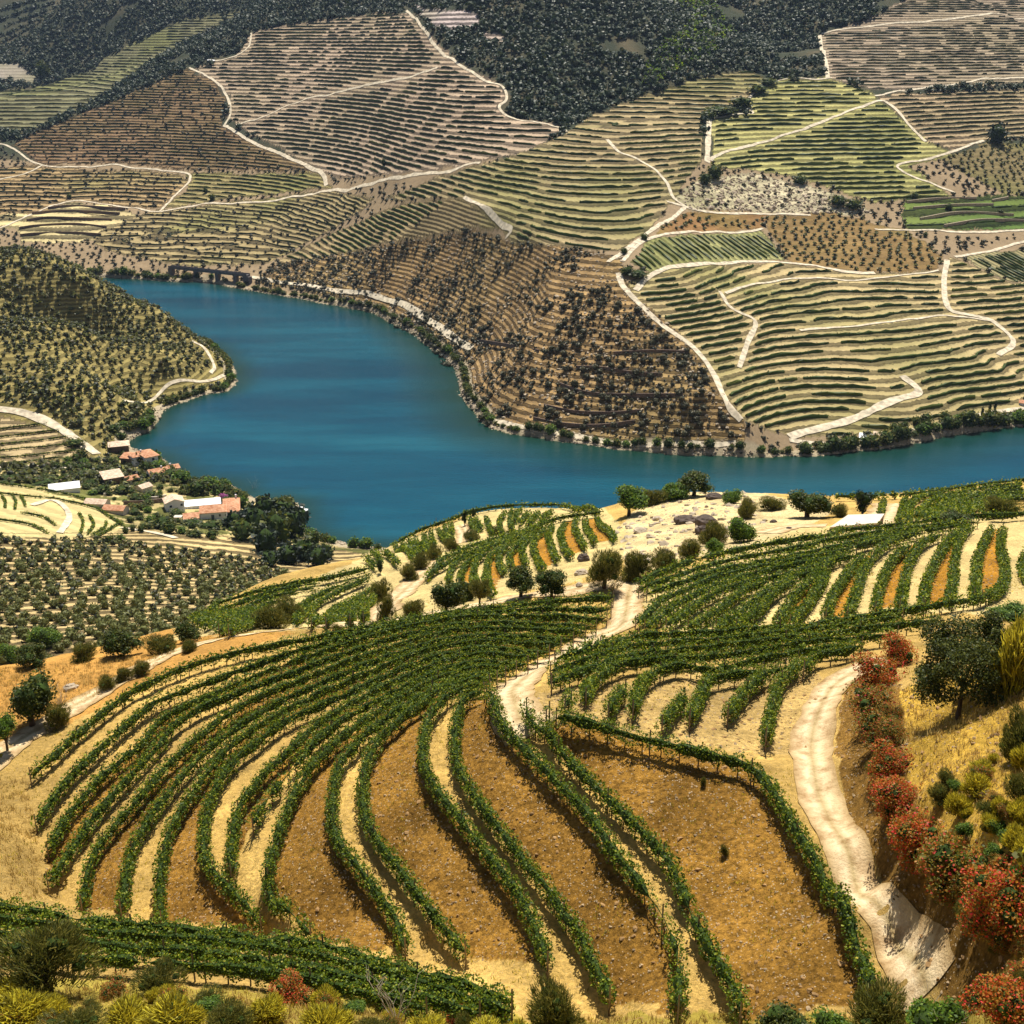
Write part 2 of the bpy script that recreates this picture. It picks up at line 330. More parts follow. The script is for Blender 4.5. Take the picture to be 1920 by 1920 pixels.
def ico(sub=1):
    t = (1 + 5 ** .5) / 2
    V = np.array([(-1,t,0),(1,t,0),(-1,-t,0),(1,-t,0),(0,-1,t),(0,1,t),(0,-1,-t),(0,1,-t),(t,0,-1),(t,0,1),(-t,0,-1),(-t,0,1)], float)
    V /= np.linalg.norm(V[0]); V = list(map(tuple, V))
    Fc = [(0,11,5),(0,5,1),(0,1,7),(0,7,10),(0,10,11),(1,5,9),(5,11,4),(11,10,2),(10,7,6),(7,1,8),(3,9,4),(3,4,2),(3,2,6),(3,6,8),(3,8,9),(4,9,5),(2,4,11),(6,2,10),(8,6,7),(9,8,1)]
    for _ in range(sub):
        c = {}; G2 = []
        def mid(a, b):
            k = (min(a, b), max(a, b))
            if k not in c:
                m_ = np.array(V[a]) + np.array(V[b]); V.append(tuple(m_ / np.linalg.norm(m_))); c[k] = len(V) - 1
            return c[k]
        for a, b, d in Fc:
            x, y, z = mid(a, b), mid(b, d), mid(d, a); G2 += [(a, x, z), (b, y, x), (d, z, y), (x, y, z)]
        Fc = G2
    return np.array(V), np.array(Fc)

# ------------------------------------------------------------------ materials
def newmat(name):
    m = bpy.data.materials.new(name); m.use_nodes = True; t = m.node_tree; b = t.nodes['Principled BSDF']
    return m, t, b, t.nodes.new, t.links.new
def ramp(N, L, src, stops):
    r = N('ShaderNodeValToRGB'); L(src, r.inputs[0]); e = r.color_ramp.elements
    while len(e) < len(stops): e.new(.5)
    for k, (p, c) in enumerate(stops): e[k].position = p; e[k].color = (*c, 1)
    return r.outputs[0]
def leafmat(name, stops, transl=.35, rough=.55):
    m, t, b, N, L = newmat(name)
    g = N('ShaderNodeNewGeometry')
    c = ramp(N, L, g.outputs['Random Per Island'], stops)
    L(c, b.inputs['Base Color']); b.inputs['Roughness'].default_value = rough; b.inputs['Specular IOR Level'].default_value = .25
    tr = N('ShaderNodeBsdfTranslucent'); mx = N('ShaderNodeMixShader'); mx.inputs[0].default_value = transl
    hs = N('ShaderNodeHueSaturation'); hs.inputs['Value'].default_value = 1.5; hs.inputs['Hue'].default_value = .485; L(c, hs.inputs['Color']); L(hs.outputs[0], tr.inputs[0])
    L(b.outputs[0], mx.inputs[1]); L(tr.outputs[0], mx.inputs[2]); L(mx.outputs[0], t.nodes['Material Output'].inputs[0])
    return m
def plain(name, col, rough=.8, noise=.0, scale=5., bump=0.):
    m, t, b, N, L = newmat(name); b.inputs['Roughness'].default_value = rough; b.inputs['Specular IOR Level'].default_value = .2
    tc = N('ShaderNodeTexCoord'); nz = N('ShaderNodeTexNoise'); nz.inputs['Scale'].default_value = scale; nz.inputs['Detail'].default_value = 6
    L(tc.outputs['Object'], nz.inputs[0])
    c = np.array(col); L(ramp(N, L, nz.outputs[0], [(.3, tuple(c * (1 - noise))), (.7, tuple(np.minimum(c * (1 + noise), .95)))]), b.inputs['Base Color'])
    if bump:
        bp = N('ShaderNodeBump'); bp.inputs['Strength'].default_value = bump; L(nz.outputs[0], bp.inputs['Height']); L(bp.outputs[0], b.inputs['Normal'])
    return m
M = {}
M['vine'] = leafmat('vine_leaves', [(0, (.024,.050,.002)), (.4, (.062,.115,.004)), (.75, (.135,.195,.007)), (.97, (.34,.38,.03)), (1, (.5,.42,.05))], .36)
M['vinefar'] = leafmat('vine_leaves_distant', [(0, (.022,.04,.008)), (.6, (.045,.07,.012)), (1, (.11,.13,.03))], .2)
M['vinegreen'] = leafmat('green_vine_leaves_distant', [(0, (.03,.06,.008)), (.6, (.06,.10,.012)), (1, (.14,.17,.03))], .2)
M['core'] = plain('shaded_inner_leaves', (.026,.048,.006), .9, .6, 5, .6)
M['olive'] = leafmat('olive_leaves', [(0, (.05,.06,.016)), (.5, (.10,.115,.028)), (.85, (.16,.17,.045)), (1, (.24,.24,.08))], .25)
M['oak'] = leafmat('dark_oak_leaves', [(0, (.024,.036,.006)), (.6, (.06,.08,.012)), (1, (.16,.17,.025))], .28)
M['bush'] = leafmat('broom_leaves', [(0, (.04,.05,.010)), (.5, (.10,.11,.018)), (.85, (.18,.17,.03)), (1, (.3,.26,.05))], .35)
M['lime'] = leafmat('bright_green_leaves', [(0, (.04,.09,.008)), (.6, (.10,.19,.015)), (1, (.22,.30,.03))], .35)
M['pine'] = leafmat('dark_conifer_needles', [(0, (.006,.014,.008)), (.7, (.016,.03,.014)), (1, (.04,.06,.02))], .1)
M['red'] = leafmat('red_autumn_leaves', [(0, (.08,.09,.012)), (.25, (.22,.17,.02)), (.5, (.40,.20,.02)), (.76, (.52,.12,.02)), (1, (.66,.04,.04))], .35)
M['rust'] = leafmat('rust_green_leaves', [(0, (.07,.09,.012)), (.5, (.20,.18,.02)), (.78, (.44,.22,.03)), (.93, (.42,.08,.02)), (1, (.6,.04,.05))], .35)
M['pink'] = leafmat('pink_blossom', [(0, (.10,.05,.06)), (.5, (.3,.05,.2)), (1, (.45,.10,.35))], .2)
M['yellow'] = leafmat('yellow_broom_stems', [(0, (.10,.10,.012)), (.4, (.30,.26,.02)), (.75, (.55,.48,.03)), (1, (.75,.68,.06))], .35)
M['grass'] = leafmat('dry_grass_blades', [(0, (.22,.15,.04)), (.5, (.48,.36,.10)), (1, (.7,.58,.22))], .3)
M['wood'] = leafmat('woodland_foliage', [(0, (.014,.028,.014)), (.5, (.032,.055,.026)), (.85, (.062,.085,.034)), (1, (.11,.11,.05))], .1)
M['scrub'] = leafmat('scrub_foliage', [(0, (.018,.022,.012)), (.5, (.045,.05,.022)), (.85, (.085,.08,.035)), (1, (.15,.12,.06))], .1)
M['bark'] = plain('grey_brown_bark', (.09,.065,.045), .9, .35, 8, .3)
M['dead'] = plain('bleached_dead_wood', (.5,.43,.33), .9, .2, 8)
M['wall'] = plain('whitewashed_wall', (.86,.84,.84), .85, .06, .6)
M['cream'] = plain('cream_plaster', (.66,.58,.48), .85, .12, .8)
M['stone'] = plain('schist_wall', (.17,.12,.09), .9, .45, 1.5, .4)
M['clod'] = plain('dry_clods', (.30,.18,.075), .95, .4, 2, .3)
M['hillgreen'] = leafmat('hillside_bush_leaves', [(0, (.035,.045,.010)), (.5, (.085,.10,.018)), (.85, (.15,.16,.03)), (1, (.26,.24,.05))], .2)
M['pebble'] = plain('brown_stones', (.33,.24,.14), .9, .5, 1.2, .3)
M['rock'] = plain('pale_rock', (.42,.34,.24), .9, .4, 1.2, .5)
M['darkrock'] = plain('dark_rock', (.10,.075,.06), .9, .4, 1.6, .5)
M['glass'] = plain('dark_window_pane', (.02,.022,.03), .15)
M['frame'] = plain('white_painted_timber', (.7,.7,.7), .6)
M['door'] = plain('grey_painted_door', (.10,.13,.15), .6)
M['concrete'] = plain('pale_concrete', (.72,.63,.50), .85, .10, .5)
M['metalroof'] = plain('white_sheet_roof', (.86,.86,.86), .45, .03, .5)
M['bridge'] = plain('weathered_bridge_stone', (.16,.15,.15), .9, .3, .6, .3)
M['post'] = plain('grey_timber_post', (.25,.2,.15), .9, .2, 5)
M['rail'] = plain('rusty_rail', (.18,.12,.09), .6, .2, 3)
def tilemat(name, c0, c1):
    m, t, b, N, L = newmat(name); b.inputs['Roughness'].default_value = .85; b.inputs['Specular IOR Level'].default_value = .15
    tc = N('ShaderNodeTexCoord'); nz = N('ShaderNodeTexNoise'); nz.inputs['Scale'].default_value = .9; nz.inputs['Detail'].default_value = 8; L(tc.outputs['Object'], nz.inputs[0])
    wv = N('ShaderNodeTexWave'); wv.inputs['Scale'].default_value = 1.6; wv.inputs['Distortion'].default_value = .6; L(tc.outputs['Object'], wv.inputs[0])
    L(ramp(N, L, nz.outputs[0], [(.32, c0), (.68, c1)]), b.inputs['Base Color'])
    bp = N('ShaderNodeBump'); bp.inputs['Strength'].default_value = .35; bp.inputs['Distance'].default_value = .15; L(wv.outputs[0], bp.inputs['Height']); L(bp.outputs[0], b.inputs['Normal'])
    return m
M['tile'] = tilemat('terracotta_tiles', (.42,.17,.08), (.70,.40,.24))
M['tilepale'] = tilemat('bleached_terracotta_tiles', (.56,.38,.26), (.84,.68,.5))
def groundmat():
    m, t, b, N, L = newmat('terraced_earth'); b.inputs['Roughness'].default_value = .95; b.inputs['Specular IOR Level'].default_value = .08
    at = N('ShaderNodeAttribute'); at.attribute_name = 'Col'
    ph = N('ShaderNodeAttribute'); ph.attribute_name = 'phi'
    sw = N('ShaderNodeAttribute'); sw.attribute_name = 'stripe'
    st = N('ShaderNodeAttribute'); st.attribute_name = 'stony'
    g = N('ShaderNodeNewGeometry')
    def math_(op, a, b_=None, c=None):
        k = N('ShaderNodeMath'); k.operation = op
        for i, v in enumerate((a, b_, c)):
            if v is None: continue
            if isinstance(v, (int, float)): k.inputs[i].default_value = v
            else: L(v, k.inputs[i])
        return k.outputs[0]
    def noise(sc, det=6, ro=.6):
        k = N('ShaderNodeTexNoise'); k.inputs['Scale'].default_value = sc; k.inputs['Detail'].default_value = det; k.inputs['Roughness'].default_value = ro; L(g.outputs['Position'], k.inputs['Vector']); return k.outputs[0]
    n1 = noise(3.2, 10, .82); n2 = noise(.35, 6, .65); n3 = noise(.045, 5, .6)
    # terraces on the far slopes: pale tread, darker bank
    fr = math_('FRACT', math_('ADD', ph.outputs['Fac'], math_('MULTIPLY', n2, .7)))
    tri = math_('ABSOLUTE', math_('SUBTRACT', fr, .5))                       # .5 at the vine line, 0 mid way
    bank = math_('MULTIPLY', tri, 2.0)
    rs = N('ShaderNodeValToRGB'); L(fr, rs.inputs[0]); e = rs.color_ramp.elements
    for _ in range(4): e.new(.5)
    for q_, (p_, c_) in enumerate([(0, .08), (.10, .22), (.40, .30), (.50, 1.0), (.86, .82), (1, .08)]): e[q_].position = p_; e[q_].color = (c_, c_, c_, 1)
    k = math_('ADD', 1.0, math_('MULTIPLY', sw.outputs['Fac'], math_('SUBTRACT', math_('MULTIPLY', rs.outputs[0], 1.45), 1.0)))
    # stones and clods
    vo = N('ShaderNodeTexVoronoi'); vo.inputs['Scale'].default_value = 3.2; L(g.outputs['Position'], vo.inputs['Vector'])
    vo2 = N('ShaderNodeTexVoronoi'); vo2.inputs['Scale'].default_value = 9.; L(g.outputs['Position'], vo2.inputs['Vector'])
    sh = math_('MULTIPLY', math_('SUBTRACT', n1, .5), math_('ADD', 1.3, math_('MULTIPLY', st.outputs['Fac'], 4.2)))
    k2 = math_('ADD', 1.0, sh)
    k3 = math_('ADD', .62, math_('MULTIPLY', n2, .76)); k4 = math_('ADD', .8, math_('MULTIPLY', n3, .4))
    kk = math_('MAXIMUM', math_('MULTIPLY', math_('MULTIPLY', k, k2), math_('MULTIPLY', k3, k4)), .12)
    # scattered pale stones on the banks
    sv = N('ShaderNodeSeparateColor'); L(vo2.outputs['Color'], sv.inputs[0])
    stone = math_('MULTIPLY', math_('GREATER_THAN', sv.outputs[0], .86), math_('LESS_THAN', vo2.outputs['Distance'], .32))
    stone = math_('MULTIPLY', stone, st.outputs['Fac'])
    mx = N('ShaderNodeMix'); mx.data_type = 'RGBA'; mx.blend_type = 'MULTIPLY'; mx.inputs[0].default_value = 1.0
    L(at.outputs['Color'], mx.inputs[6]); cb = N('ShaderNodeCombineColor'); [L(kk, cb.inputs[i]) for i in range(3)]; L(cb.outputs[0], mx.inputs[7])
    mx2 = N('ShaderNodeMix'); mx2.data_type = 'RGBA'; L(stone, mx2.inputs[0]); L(mx.outputs[2], mx2.inputs[6]); mx2.inputs[7].default_value = (.62,.5,.34,1)
    L(mx2.outputs[2], b.inputs['Base Color'])
    # relief: clods, stones, terrace steps
    hgt = math_('ADD', math_('MULTIPLY', n1, .5), math_('MULTIPLY', n2, .55))
    hgt = math_('ADD', hgt, math_('MULTIPLY', math_('SUBTRACT', .5, vo.outputs['Distance']), math_('MULTIPLY', st.outputs['Fac'], .16)))
    hgt = math_('ADD', hgt, math_('MULTIPLY', math_('MULTIPLY', rs.outputs[0], sw.outputs['Fac']), 1.3))
    bp = N('ShaderNodeBump'); bp.inputs['Strength'].default_value = .8; bp.inputs['Distance'].default_value = .8; L(hgt, bp.inputs['Height']); L(bp.outputs[0], b.inputs['Normal'])
    return m
M['ground'] = groundmat()
def roadmat():
    m, t, b, N, L = newmat('packed_dirt'); b.inputs['Roughness'].default_value = .95; b.inputs['Specular IOR Level'].default_value = .08
    g = N('ShaderNodeNewGeometry'); a = N('ShaderNodeAttribute'); a.attribute_name = 'across'
    n1 = N('ShaderNodeTexNoise'); n1.inputs['Scale'].default_value = 1.1; n1.inputs['Detail'].default_value = 9; n1.inputs['Roughness'].default_value = .7; L(g.outputs['Position'], n1.inputs['Vector'])
    n2 = N('ShaderNodeTexNoise'); n2.inputs['Scale'].default_value = 9; n2.inputs['Detail'].default_value = 6; L(g.outputs['Position'], n2.inputs['Vector'])
    rt = ramp(N, L, a.outputs['Fac'], [(0, (.42,.29,.13)), (.2, (.66,.50,.29)), (.33, (.76,.60,.37)), (.5, (.46,.35,.17)), (.67, (.74,.58,.35)), (.8, (.64,.48,.27)), (1, (.42,.29,.13))])
    mx = N('ShaderNodeMix'); mx.data_type = 'RGBA'; mx.blend_type = 'MULTIPLY'; mx.inputs[0].default_value = .9; L(rt, mx.inputs[6])
    L(ramp(N, L, n1.outputs[0], [(.34, (.5,.4,.3)), (.56, (1,1,1))]), mx.inputs[7]); L(mx.outputs[2], b.inputs['Base Color'])
    ad = N('ShaderNodeMath'); ad.operation = 'ADD'; L(n1.outputs[0], ad.inputs[0]); L(n2.outputs[0], ad.inputs[1])
    bp = N('ShaderNodeBump'); bp.inputs['Strength'].default_value = .5; bp.inputs['Distance'].default_value = .12; L(ad.outputs[0], bp.inputs['Height']); L(bp.outputs[0], b.inputs['Normal'])
    return m
M['road'] = roadmat()
M['track'] = plain('pale_farm_track', (.62,.53,.38), .95, .38, .35, .3)
def watermat():
    m, t, b, N, L = newmat('river_water'); b.inputs['Roughness'].default_value = .22; b.inputs['IOR'].default_value = 1.33; b.inputs['Specular IOR Level'].default_value = .38
    g = N('ShaderNodeNewGeometry'); mp = N('ShaderNodeMapping'); mp.inputs['Scale'].default_value = (.5, 1.6, 1); L(g.outputs['Position'], mp.inputs[0])
    n = N('ShaderNodeTexNoise'); n.inputs['Scale'].default_value = .55; n.inputs['Detail'].default_value = 7; n.inputs['Roughness'].default_value = .65; L(mp.outputs[0], n.inputs['Vector'])
    bp = N('ShaderNodeBump'); bp.inputs['Strength'].default_value = .35; bp.inputs['Distance'].default_value = .5; L(n.outputs[0], bp.inputs['Height']); L(bp.outputs[0], b.inputs['Normal'])
    mp2 = N('ShaderNodeMapping'); mp2.inputs['Scale'].default_value = (.25, 1.2, 1); L(g.outputs['Position'], mp2.inputs[0])
    n2 = N('ShaderNodeTexNoise'); n2.inputs['Scale'].default_value = .022; n2.inputs['Detail'].default_value = 7; n2.inputs['Roughness'].default_value = .62; L(mp2.outputs[0], n2.inputs['Vector'])
    L(ramp(N, L, n2.outputs[0], [(.35, (.10,.10,.10)), (.7, (.26,.26,.26))]), b.inputs['Roughness'])
    sa = N('ShaderNodeAttribute'); sa.attribute_name = 'shore'
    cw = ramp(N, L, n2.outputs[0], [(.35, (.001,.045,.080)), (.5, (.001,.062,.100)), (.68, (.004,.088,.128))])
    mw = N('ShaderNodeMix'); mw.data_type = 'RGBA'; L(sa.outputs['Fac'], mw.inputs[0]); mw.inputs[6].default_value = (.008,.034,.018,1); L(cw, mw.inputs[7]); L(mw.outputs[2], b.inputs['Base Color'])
    return m
M['water'] = watermat()
# ------------------------------------------------------------------ land use of the far slopes (outlines in the photograph, spread over the terrain)
# name: outline, soil colour, terrace height (m), tilt of the rows, strength of the terrace pattern, vines?, vine size, description
PATCH = [
 ('upper hill vineyard', [(470,62),(520,50),(700,25),(765,25),(850,110),(940,160),(948,185),(935,200),(960,222),(1050,232),(1058,245),(980,290),(880,308),(760,325),(640,333),(604,322),(440,235),(425,212),(430,180),(400,150),(362,130),(440,110)], (.42,.33,.24), 3.7, (0,0), .9, 1, (1.3,1.7)),
 ('brown hillside', [(350,130),(400,150),(425,190),(418,235),(470,265),(600,322),(340,318),(230,308),(80,308),(22,272),(60,250),(200,195)], (.22,.15,.09), 2.7, (0,0), .95, 1, (1.1,1.2)),
 ('distant hillside vineyard', [(-380,195),(60,165),(180,130),(190,110),(230,92),(330,40),(470,15),(460,22),(380,60),(250,140),(180,190),(60,245),(-380,262)], (.20,.19,.11), 3.7, (0,0), .8, 1, (1.3,1.4)),
 ('lower left terraces', [(-380,312),(80,312),(330,324),(352,340),(330,362),(300,392),(130,376),(40,412),(-380,428)], (.34,.25,.14), 2.8, (0,0), .9, 1, (1.2,1.4)),
 ('mid hill vineyard', [(345,325),(600,325),(620,352),(420,372),(305,392),(338,362),(358,338)], (.31,.26,.13), 2.7, (0,0), .8, 1, (1.2,1.4)),
 ('walled terraces', [(-380,432),(60,400),(130,380),(220,388),(260,405),(150,455),(40,455),(30,430)], (.50,.42,.24), 4.6, (0,0), 1, 0, None),
 ('lower terraces above the bridge', [(270,400),(420,378),(620,358),(700,372),(640,420),(500,495),(440,498),(330,498),(200,468),(160,450)], (.31,.25,.14), 2.6, (0,0), .95, 1, (.9,1.1)),
 ('valley vineyard', [(720,375),(820,330),(960,295),(1060,250),(1110,215),(1180,190),(1300,150),(1400,130),(1440,150),(1400,190),(1320,220),(1315,300),(1270,370),(1225,425),(1165,468),(1120,470),(960,455),(940,430),(870,372)], (.36,.29,.17), 3.2, (.02,0), .85, 1, (1.3,1.5)),
 ('spur vineyard', [(520,488),(640,430),(760,380),(868,372),(945,430),(880,430),(700,462),(560,500)], (.33,.26,.15), 2.8, (.04,0), .9, 1, (1.3,1.5)),
 ('bright green vineyard', [(1333,225),(1400,218),(1392,195),(1450,152),(1560,146),(1640,178),(1740,270),(1800,292),(1700,312),(1760,345),(1790,372),(1640,378),(1480,330),(1340,310)], (.40,.37,.17), 2.9, (-.01,0), .7, 1, (1.7,1.7)),
 ('upper right vineyard', [(1532,68),(1640,30),(1700,0),(1700,-60),(2330,-60),(2330,140),(2330,142),(1640,170),(1552,146)], (.36,.29,.21), 2.5, (0,0), .8, 1, (1.1,1.3)),
 ('right hillside terraces', [(1645,178),(2330,150),(2330,150),(2330,255),(1850,262),(1790,285),(1740,268)], (.36,.28,.18), 3.0, (0,0), .95, 1, (1.2,1.3)),
 ('green terraces', [(1700,368),(1790,372),(1880,365),(2330,400),(2330,432),(1700,432),(1690,400)], (.10,.15,.045), 6.5, (0,0), 1.0, 1, (1.4,1.0)),
 ('square vineyard', [(1180,492),(1222,447),(1330,438),(1430,431),(1470,489),(1300,492),(1215,512)], (.34,.33,.16), 3.1, (.72,.06), .5, 1, (1.6,1.4)),
 ('sloping right vineyard', [(1792,482),(1862,472),(2330,462),(2330,455),(2330,520),(1900,530)], (.34,.30,.17), 3.0, (.7,.1), .6, 1, (1.4,1.4)),
 ('riverside vineyard', [(1172,532),(1230,507),(1300,497),(1470,492),(1620,514),(1768,506),(1782,482),(1900,532),(2330,522),(2330,760),(2330,755),(1830,782),(1720,812),(1500,822),(1395,790),(1342,712),(1285,632),(1195,560)], (.44,.355,.20), 2.3, (.02,0), .8, 1, (1.6,1.6)),
 ('rocky spur', [(1320,335),(1400,325),(1500,345),(1600,375),(1640,400),(1500,400),(1300,392),(1260,372)], (.62,.55,.38), 5, (0,0), .3, 0, None),
 ('olive slope', [(1430,405),(1560,398),(1700,432),(1770,480),(1760,505),(1620,512),(1475,490)], (.27,.185,.09), 3, (0,0), .2, 0, None),
 ('orchard slope', [(1225,440),(1290,395),(1440,400),(1430,428)], (.30,.18,.09), 3, (0,0), .2, 0, None),
 ('olive slope on the far right', [(1765,300),(1850,268),(2330,262),(2330,400),(1880,362)], (.23,.185,.10), 3, (0,0), .2, 0, None),
 ('old walled terraces on the wooded hill', [(772,8),(800,16),(895,20),(900,52),(868,58),(810,48),(790,30)], (.52,.44,.40), 4.5, (0,0), 1, 0, None),
 ('old terraces in the wood', [(902,60),(942,62),(950,80),(920,80)], (.40,.32,.28), 4, (0,0), 1, 0, None),
 ('pale rocks in the far valley', [(-380,130),(30,118),(60,140),(75,150),(60,158),(20,150)], (.42,.36,.32), 4, (0,0), .3, 0, None),
 ('scrub slope', [(480,530),(520,495),(700,465),(880,432),(950,452),(1120,474),(1168,480),(1172,532),(1195,560),(1285,632),(1342,712),(1395,790),(1400,860),(930,815),(860,740),(800,645),(640,560)], (.29,.20,.105), 2.6, (0,0), .85, 0, None),
]
ROADS = [ # name, width, points, rmin, label
 ('track',3.0,[(355,127),(400,150),(425,180),(432,212),(420,236)],900,'pale track dropping along the left edge of the upper hill vineyard'),
 ('track',3.6,[(420,236),(470,265),(530,290),(600,322),(612,348)],900,'pale track running down from the hill junction to the valley'),
 ('track',2.5,[(440,235),(500,217),(540,198),(600,180),(700,157),(820,128)],900,'thin pale track crossing the upper hill vineyard'),
 ('track',2.5,[(398,114),(440,106),(466,88),(471,62)],900,'short pale track at the top left corner of the upper hill vineyard'),
 ('track',2.5,[(-60,262),(0,270),(30,282),(80,310),(160,313),(230,311),(340,323),(356,337),(330,365),(300,396)],800,'pale track looping below the brown hillside'),
 ('track',2.5,[(80,310),(40,328),(-60,350)],800,'pale track branching left below the brown hillside'),
 ('track',3.0,[(-60,450),(0,428),(60,402),(130,378),(210,385),(270,394),(300,397),(400,381),(600,360),(700,345),(820,325),(900,306)],800,'long pale track crossing the hillside above the bridge'),
 ('track',2.5,[(762,20),(800,62),(850,112),(900,146),(940,161),(950,185),(936,202),(962,222),(1050,240),(1062,248)],900,'pale track along the wooded edge of the upper hill vineyard'),
 ('track',2.5,[(870,370),(920,400),(958,430),(948,446)],700,'short pale track across the valley vineyard'),
 ('track',3.0,[(1138,262),(1160,285),(1208,306),(1248,340),(1262,370),(1285,388)],700,'pale track dropping to the saddle junction'),
 ('track',3.0,[(1285,388),(1222,432),(1172,470),(1140,492)],600,'pale track from the saddle down to the left'),
 ('track',2.5,[(1168,490),(1200,457),(1230,444),(1330,436),(1430,429)],600,'pale track around the square vineyard'),
 ('track',3.6,[(1160,512),(1172,542),(1232,602),(1300,652),(1338,702),(1362,752),(1390,788)],560,'broad pale track between scrub slope and riverside vineyard'),
 ('track',3.6,[(1192,545),(1222,516),(1300,497),(1390,491),(1470,493),(1600,511),(1640,512)],560,'pale track above the riverside vineyard'),
 ('track',3.0,[(1350,547),(1370,577),(1416,602),(1402,642),(1386,690)],560,'pale track curling through the riverside vineyard'),
 ('track',1.8,[(1500,620),(1640,607),(1760,592),(1860,602)],560,'thin pale track across the riverside vineyard'),
 ('track',3.6,[(1776,488),(1770,532),(1782,582),(1860,602),(1900,640),(1872,666)],560,'broad pale track down the right side of the riverside vineyard'),
 ('track',1.8,[(1360,550),(1420,532),(1520,522),(1620,525),(1760,507)],560,'thin pale track near the top of the riverside vineyard'),
 ('track',4.8,[(1692,705),(1722,737),(1650,762),(1600,786),(1520,808),(1480,820)],560,'wide pale yard and track low in the riverside vineyard'),
 ('track',4.3,[(1330,222),(1328,262),(1326,305)],800,'pale track on the left edge of the bright green vineyard'),
 ('track',3.0,[(1334,302),(1345,292),(1430,267),(1520,237),(1640,191),(1668,196),(1702,232),(1736,266)],800,'pale track climbing through the bright green vineyard'),
 ('track',2.5,[(1336,222),(1385,214),(1412,212),(1398,192),(1440,157),(1470,149),(1560,146)],800,'pale track around the top of the bright green vineyard'),
 ('track',3.6,[(1537,66),(1545,100),(1552,146)],900,'pale track on the left edge of the upper right vineyard'),
 ('track',3.0,[(1540,63),(1650,47),(1780,36),(1980,22)],900,'pale track crossing the upper right vineyard'),
 ('track',2.5,[(1640,180),(1780,160),(1980,138)],900,'pale track under the upper right vineyard'),
 ('track',2.5,[(1845,264),(1785,285),(1725,302),(1682,312),(1720,335),(1790,362)],750,'pale track below the bright green vineyard'),
 ('track',3.0,[(1640,430),(1700,432),(1800,436),(1980,430)],650,'pale track under the green terraces'),
 ('track',3.0,[(1790,482),(1860,471),(1905,457),(1980,450)],600,'pale track above the sloping right vineyard'),
 ('track',3.0,[(1250,378),(1330,398),(1440,402),(1520,404)],600,'pale track past the rocky spur'),
 ('track',3.0,[(1480,826),(1620,828),(1740,806),(1850,776),(1980,762)],560,'pale riverside track on the far bank'),
 ('track',3.0,[(925,790),(1000,806),(1130,828),(1240,836),(1380,832)],560,'pale path along the foot of the scrub slope'),
 ('track',4.8,[(-60,760),(0,768),(40,774),(90,792),(140,822),(182,852)],480,'broad pale farm track between the left bank fields'),
 ('track',2.1,[(-40,880),(60,874),(120,878),(186,884)],450,'pale lane leading to the farm houses'),
 ('track',2.1,[(360,640),(385,655),(402,688),(395,700)],500,'pale track at the tip of the left bank'),
 ('track',1.8,[(430,700),(372,716),(300,737),(232,752)],500,'pale track along the left bank'),
 ('track',3.0,[(-20,1052),(60,945),(95,935),(120,948),(128,975),(108,1000)],380,'pale bend of track in the small left vineyard'),
 ('track',3.0,[(226,990),(290,1000),(330,1010)],360,'pale yard behind the farm houses'),
]
ROADS[-2] = ('track',2.5,[(60,948),(95,938),(120,950),(130,972),(112,1000)],380,'pale bend of track in the small left vineyard')
NROADS = [
 ('dirt_road',2.5,[(1660,1235),(1600,1262),(1560,1290),(1535,1335),(1520,1400),(1528,1470),(1556,1545),(1592,1620),(1628,1690),(1668,1760),(1698,1808),(1716,1848),(1726,1876)],'pale dirt road with wheel ruts sweeping down past the red shrubs'),
 ('dirt_road',3.0,[(-80,1480),(0,1415),(60,1375),(130,1330),(200,1290),(280,1245),(350,1215),(450,1192),(560,1178),(660,1170),(760,1158)],'pale dirt road along the left edge of the foreground vineyard'),
 ('dirt_road',3.0,[(760,1158),(860,1140),(960,1122),(1060,1108),(1130,1096),(1180,1085)],'narrow pale track behind the foreground vineyard'),
 ('dirt_road',3.3,[(1186,1082),(1176,1130),(1168,1168),(1120,1195),(1060,1228),(1000,1262),(962,1292),(968,1330),(1000,1378)],'pale straw strewn path splitting the foreground vineyard'),
 ('dirt_road',4.0,[(715,1160),(745,1120),(790,1080),(840,1050)],'bright pale ramp climbing the knoll'),
 ('dirt_road',3.0,[(862,985),(870,1000),(868,1018)],'small pale clearing by the cypresses on the knoll'),
 ('dirt_road',5.0,[(1640,1005),(1650,975),(1668,945)],'pale track between the fields on the right crest'),
 ('dirt_road',5.0,[(1430,1000),(1490,988),(1550,985)],'bright bare yard in front of the flat roofed store'),
]
def drape_shift(pts, up, rmin=0.):
    p = np.asarray(pts, float); q = drape(p[:, 0], p[:, 1], rmin)
    r = np.linalg.norm(q - [0, 0, CAMZ], axis=1)
    return drape(p[:, 0], p[:, 1] + up * F / r * .93, rmin)
roadw = []                                          # world polylines with widths
for nm, wd, pts, rmin, lab in ROADS:
    q = smooth(drape(*np.array(pts, float).T, rmin), 3.0); roadw.append((nm, wd, q, lab))
nroadw = []
for nm, wd, pts, lab in NROADS:
    q = smooth(drape(*np.array(pts, float).T), .8); nroadw.append((nm, wd, q, lab))
